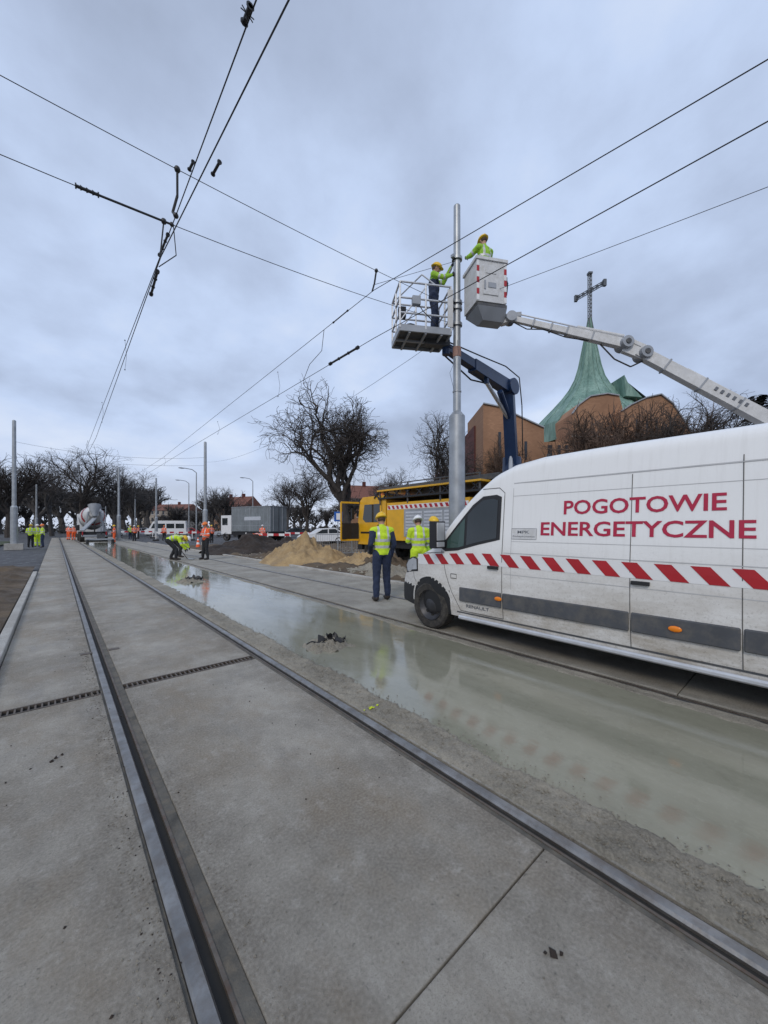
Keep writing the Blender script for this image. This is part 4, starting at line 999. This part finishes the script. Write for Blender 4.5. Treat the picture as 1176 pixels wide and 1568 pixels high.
BA=make_tree(51,16,.8,5,(6,5,5,4,4),.18,.014,.10,mat=BARKB); BB=make_tree(57,16,.7,5,(6,5,5,4,4),.20,.014,.10,mat=BARKB)
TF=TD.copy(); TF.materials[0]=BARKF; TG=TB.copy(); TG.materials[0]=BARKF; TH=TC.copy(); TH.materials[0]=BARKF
def pz(px,Z):
    u=(px-588)/580; return (Z*(.6547+.7559*u),Z*(.7559-.6547*u))
def tree(me,px,Z,h,rot=0,wd=1.0,name='bare_tree'):
    o=D.objects.new(name,me); COL.objects.link(o); x,y=pz(px,Z); s=h/16; o.location=(x,y,-.1); o.scale=(s*wd,s*wd,s); o.rotation_euler=(0,0,rot)
tree(TA,534,42,18.0,.4,.98); tree(TB,470,56,11.5,2,1); tree(TC,120,62,15.5,1,1.25); tree(TG,175,66,14,3,1.1); tree(TH,80,72,15,4,1.1)
tree(TD,15,62,14,0,1.1); tree(TC,680,44,15.5,2,.9); tree(TF,205,80,12,2); tree(TF,340,75,10,2.5); tree(TH,440,75,12.5,5,1); tree(TB,600,60,12,1,1)
tree(BB,912,40,14.4,1.3,.8); tree(BA,985,42,16.6,0,.8); tree(BB,1035,44,15.5,2.5,.7); tree(TC,1062,38,15.4,3,1.0); tree(BA,765,48,13.4,4,.7); tree(BB,812,50,12.4,5,.7); tree(TD,700,50,12,1,.8); tree(TC,1110,40,15.3,2,1.05); tree(TD,1090,46,14.6,1,.9)
vs=[];fs=[]
arrs=[(np.array([v.co[:] for v in m_.vertices]),[tuple(p.vertices) for p in m_.polygons]) for m_ in (make_tree(41,16,.9,4,(6,5,5,5),.2,.022,.1),make_tree(43,16,.7,4,(6,5,5,5),.15,.022,.1))]
off=0
for i in range(42):
    px=-60+i*17+random.uniform(-8,8); Z=random.uniform(85,125); x,y=pz(px,Z); va,fa=arrs[i%2]; s=random.uniform(.45,.85)*(1.1 if px<230 else .75); a=random.random()*6
    R2=np.array([[math.cos(a),-math.sin(a),0],[math.sin(a),math.cos(a),0],[0,0,1]])
    vv=(va*s*np.array([1.2,1.2,1]))@R2.T+np.array([x,y,0]); vs.append(vv); fs+=[tuple(q+off for q in f_) for f_ in fa]; off+=len(vv)
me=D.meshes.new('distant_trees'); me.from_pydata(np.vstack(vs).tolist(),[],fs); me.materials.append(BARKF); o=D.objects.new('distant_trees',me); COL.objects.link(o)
b=B()
for i in range(80):
    px=-70+i*10; Z=random.uniform(100,140); x,y=pz(px,Z)
    for k in range(90):
        q=Vector((x+random.gauss(0,2.4),y+random.gauss(0,2.2),abs(random.gauss(0,2.2))*random.uniform(.5,1.1))); r=random.uniform(.25,.7)
        b.add([q+Vector((random.uniform(-r,r),random.uniform(-r,r),random.uniform(-r,r))) for _ in range(3)],[(0,1,2)],HEDGE)
b.obj('distant_hedge',smooth=0)
def evergreen(px,Z,h):
    b=B(); x,y=pz(px,Z); b.cyl((x,y,-.1),(x,y,h*.9),.25,.05,8,BARK)
    for k in range(2600):
        t=random.random()**.8; z=h*(.12+.88*t); rr=(1-t)*h*.26+.2; a=random.random()*6.28; d=rr*random.uniform(.3,1.05)
        q=Vector((x+math.cos(a)*d,y+math.sin(a)*d,z-.25*d)); e_=Vector((math.cos(a),math.sin(a),-.3))*random.uniform(.3,.6); s_=Vector((-math.sin(a),math.cos(a),0))*random.uniform(.08,.2)
        b.add([q,q+e_+s_,q+e_*1.4,q+e_-s_],[(0,1,2,3)],EVER)
    b.obj('spruce_tree',smooth=0)
evergreen(1160,40,15.6); evergreen(1190,45,17)

# ---------------------------------------------------------------- church
cx_,cy_=pz(903,60); ch=empty('church',(cx_,cy_,0),-YAW)
def lp(px,py,dep=0):
    Z=60+dep; return ((px-588)/580*Z-(903-588)/580*60, 1.51+(808-py)/580*Z)
b=B(); prof=[(34.7,.12),(32,.62),(29.2,1.15),(27,1.55),(25,2.1),(23.4,2.9),(22,3.9),(20.6,5.1),(19.3,6.3),(18.2,7.3),(17.3,8.0),(14.5,8.2),(14.5,6)]
n=16; vs=[];fs=[]
for z,r in prof:
    for k in range(n):
        a=2*math.pi*(k+.5)/n; rr=r*(1.0+(.05 if k%2 else 0)); vs.append((math.cos(a)*rr,math.sin(a)*rr,z))
for i in range(len(prof)-1):
    for k in range(n): fs.append((i*n+k,i*n+(k+1)%n,(i+1)*n+(k+1)%n,(i+1)*n+k))
b.add(vs,fs,COPPER)
for k in range(0,n,1):
    a=2*math.pi*(k+.5)/n; m_=1.05 if k%2 else 1; b.path([Vector((math.cos(a)*(r*m_+.04),math.sin(a)*(r*m_+.04),z)) for z,r in prof[:-2]],.06,5,COPPER)
b.prism([(2.2,20.5),(5.3,20.2),(5.6,19.2),(2.5,22.4),(2.0,23.5)],'y',-5.5,-2,COPPER)
b.obj('spire_roof',ch,smooth=20)
b=B()
def lat(p0,p1,w_,n_,mat):
    p0=Vector(p0);p1=Vector(p1); sd_,u_,d_=basis(p1-p0)
    cs=[sd_*i*w_+u_*j*w_ for i,j in ((-1,-1),(1,-1),(1,1),(-1,1))]
    for c_ in cs: b.cyl(p0+c_,p1+c_,.06,.06,5,mat)
    for i in range(n_):
        a=p0.lerp(p1,i/n_); c2=p0.lerp(p1,(i+1)/n_)
        for q in range(4): b.cyl(a+cs[q],c2+cs[(q+1)%4],.035,.035,4,mat)
CR=M('cross_metal',(.12,.13,.14),.5,.4)
lat((0,0,33),(0,0,41.6),.2,14,CR); lat((-1.1,2.0,39),(1.1,-2.0,39),.2,6,CR)
b.cyl((0,0,41.6),(0,0,41.9),.45,.45,4,CR); b.bx(-1.4,-.95,1.8,2.2,38.5,39.5,CR); b.bx(.95,1.4,-2.2,-1.8,38.5,39.5,CR)
for k in range(6):
    a=k*1.05; b.cyl((math.cos(a)*.9,math.sin(a)*.9,31.2),(math.cos(a)*.25,math.sin(a)*.25,34.8),.06,.05,5,CR)
b.obj('cross',ch)
b=B()
def wing(pts,y0,y1,mat=BRICK): b.prism([lp(px_,py_,y0) for px_,py_ in pts],'y',y0,y1,mat)
wing([(876,815),(876,634),(886,620),(904,607),(930,603),(948,606),(953,624),(953,815)],-9,-4)
wing([(951,815),(951,630),(966,620),(990,609),(1012,604),(1030,618),(1048,645),(1064,672),(1064,815)],-11,2)
wing([(740,815),(740,618),(765,623),(800,640),(833,655),(833,815)],-12,-3)
wing([(831,815),(831,677),(878,675),(878,815)],-10,2)
b.bx(-9,9,-3,10,-.1,14.4,BRICK)
b.obj('brick_walls',ch,smooth=0)
b=B()
for pts,y0 in (([(740,618),(765,623),(800,640),(833,655)],-12.1),([(951,630),(966,620),(990,609),(1012,604),(1030,618),(1048,645),(1064,672)],-11.1),([(876,634),(886,620),(904,607),(930,603),(948,606)],-9.1)):
    q=[lp(px_,py_,y0) for px_,py_ in pts]
    for (a,c1),(d,e1) in zip(q,q[1:]): b.beam((a,y0,c1+.05),(d,y0,e1+.05),.25,.14,GREYP)
for py_ in (668,676):
    b.beam((lp(876,py_,-9.1)[0],-9.1,lp(876,py_,-9.1)[1]),(lp(952,py_,-9.1)[0],-9.1,lp(952,py_,-9.1)[1]),.2,.18,KERB)
for px,py,ww,hh,y0 in ((842,690,7,16,-10),(856,690,5,16,-10),(868,690,5,16,-10),(975,660,3,34,-11),(990,660,3,34,-11),(1005,660,3,34,-11),(1020,665,3,28,-11),(765,680,4,34,-12),(785,680,4,34,-12),(805,690,4,26,-12),(890,692,5,18,-9),(905,692,5,18,-9),(920,692,5,18,-9),(937,692,5,18,-9)):
    x,z=lp(px,py,y0); b.bx(x-ww*.043,x+ww*.043,y0-.03,y0-.005,z-hh*.045,z+hh*.045,WIN)
b.obj('trim_and_windows',ch,smooth=0)
x_,z_=lp(726,652,-8); x2,_=lp(741,652,-8)
b=B(); b.bx(x_,x2,-8,4,-.1,z_,BRICKD); b.obj('wing_shaded_face',ch,smooth=0)  # stands for the left wing's shaded face; shade put in as dark brick colour

# ---------------------------------------------------------------- distant houses
def house(px,Z,w_,d_,h,rh,yaw,wall=PLAST,name='apartment_house'):
    x,y=pz(px,Z); e_=empty(name,(x,y,0),yaw)
    b=B(); b.bx(-w_/2,w_/2,-d_/2,d_/2,-.2,h,wall); b.obj('walls',e_,smooth=0)
    b=B(); b.prism([(-d_/2-.4,h),(d_/2+.4,h),(0,h+rh)],'x',-w_/2-.4,w_/2+.4,ROOFT)
    for cx in (-w_/4,w_/5): b.bx(cx-.4,cx+.4,-.6,.3,h+rh-.8,h+rh+1.0,BRICKD)
    b.obj('roof',e_,smooth=0)
    b=B()
    nx=int(w_/2.6); nz=int(h/3)
    for i in range(nx):
        for k in range(nz):
            cx=-w_/2+(i+.5)*w_/nx; cz=1.3+k*3
            b.bx(cx-.5,cx+.5,-d_/2-.05,-d_/2-.01,cz,cz+1.5,WIN); b.bx(cx-.62,cx+.62,-d_/2-.09,-d_/2-.0,cz-.12,cz-.02,WHITE)
    b.obj('windows',e_,smooth=0)
house(580,105,17,11,9,4,-YAW+.3,BRICK); house(365,135,13,10,8.5,4,-YAW-.4,BRICK); house(262,170,22,12,9,3,-YAW-.2); house(720,80,14,10,9,4,-YAW,BRICKD)
print('objects',len(D.objects),'faces',sum(len(m.polygons) for m in D.meshes))
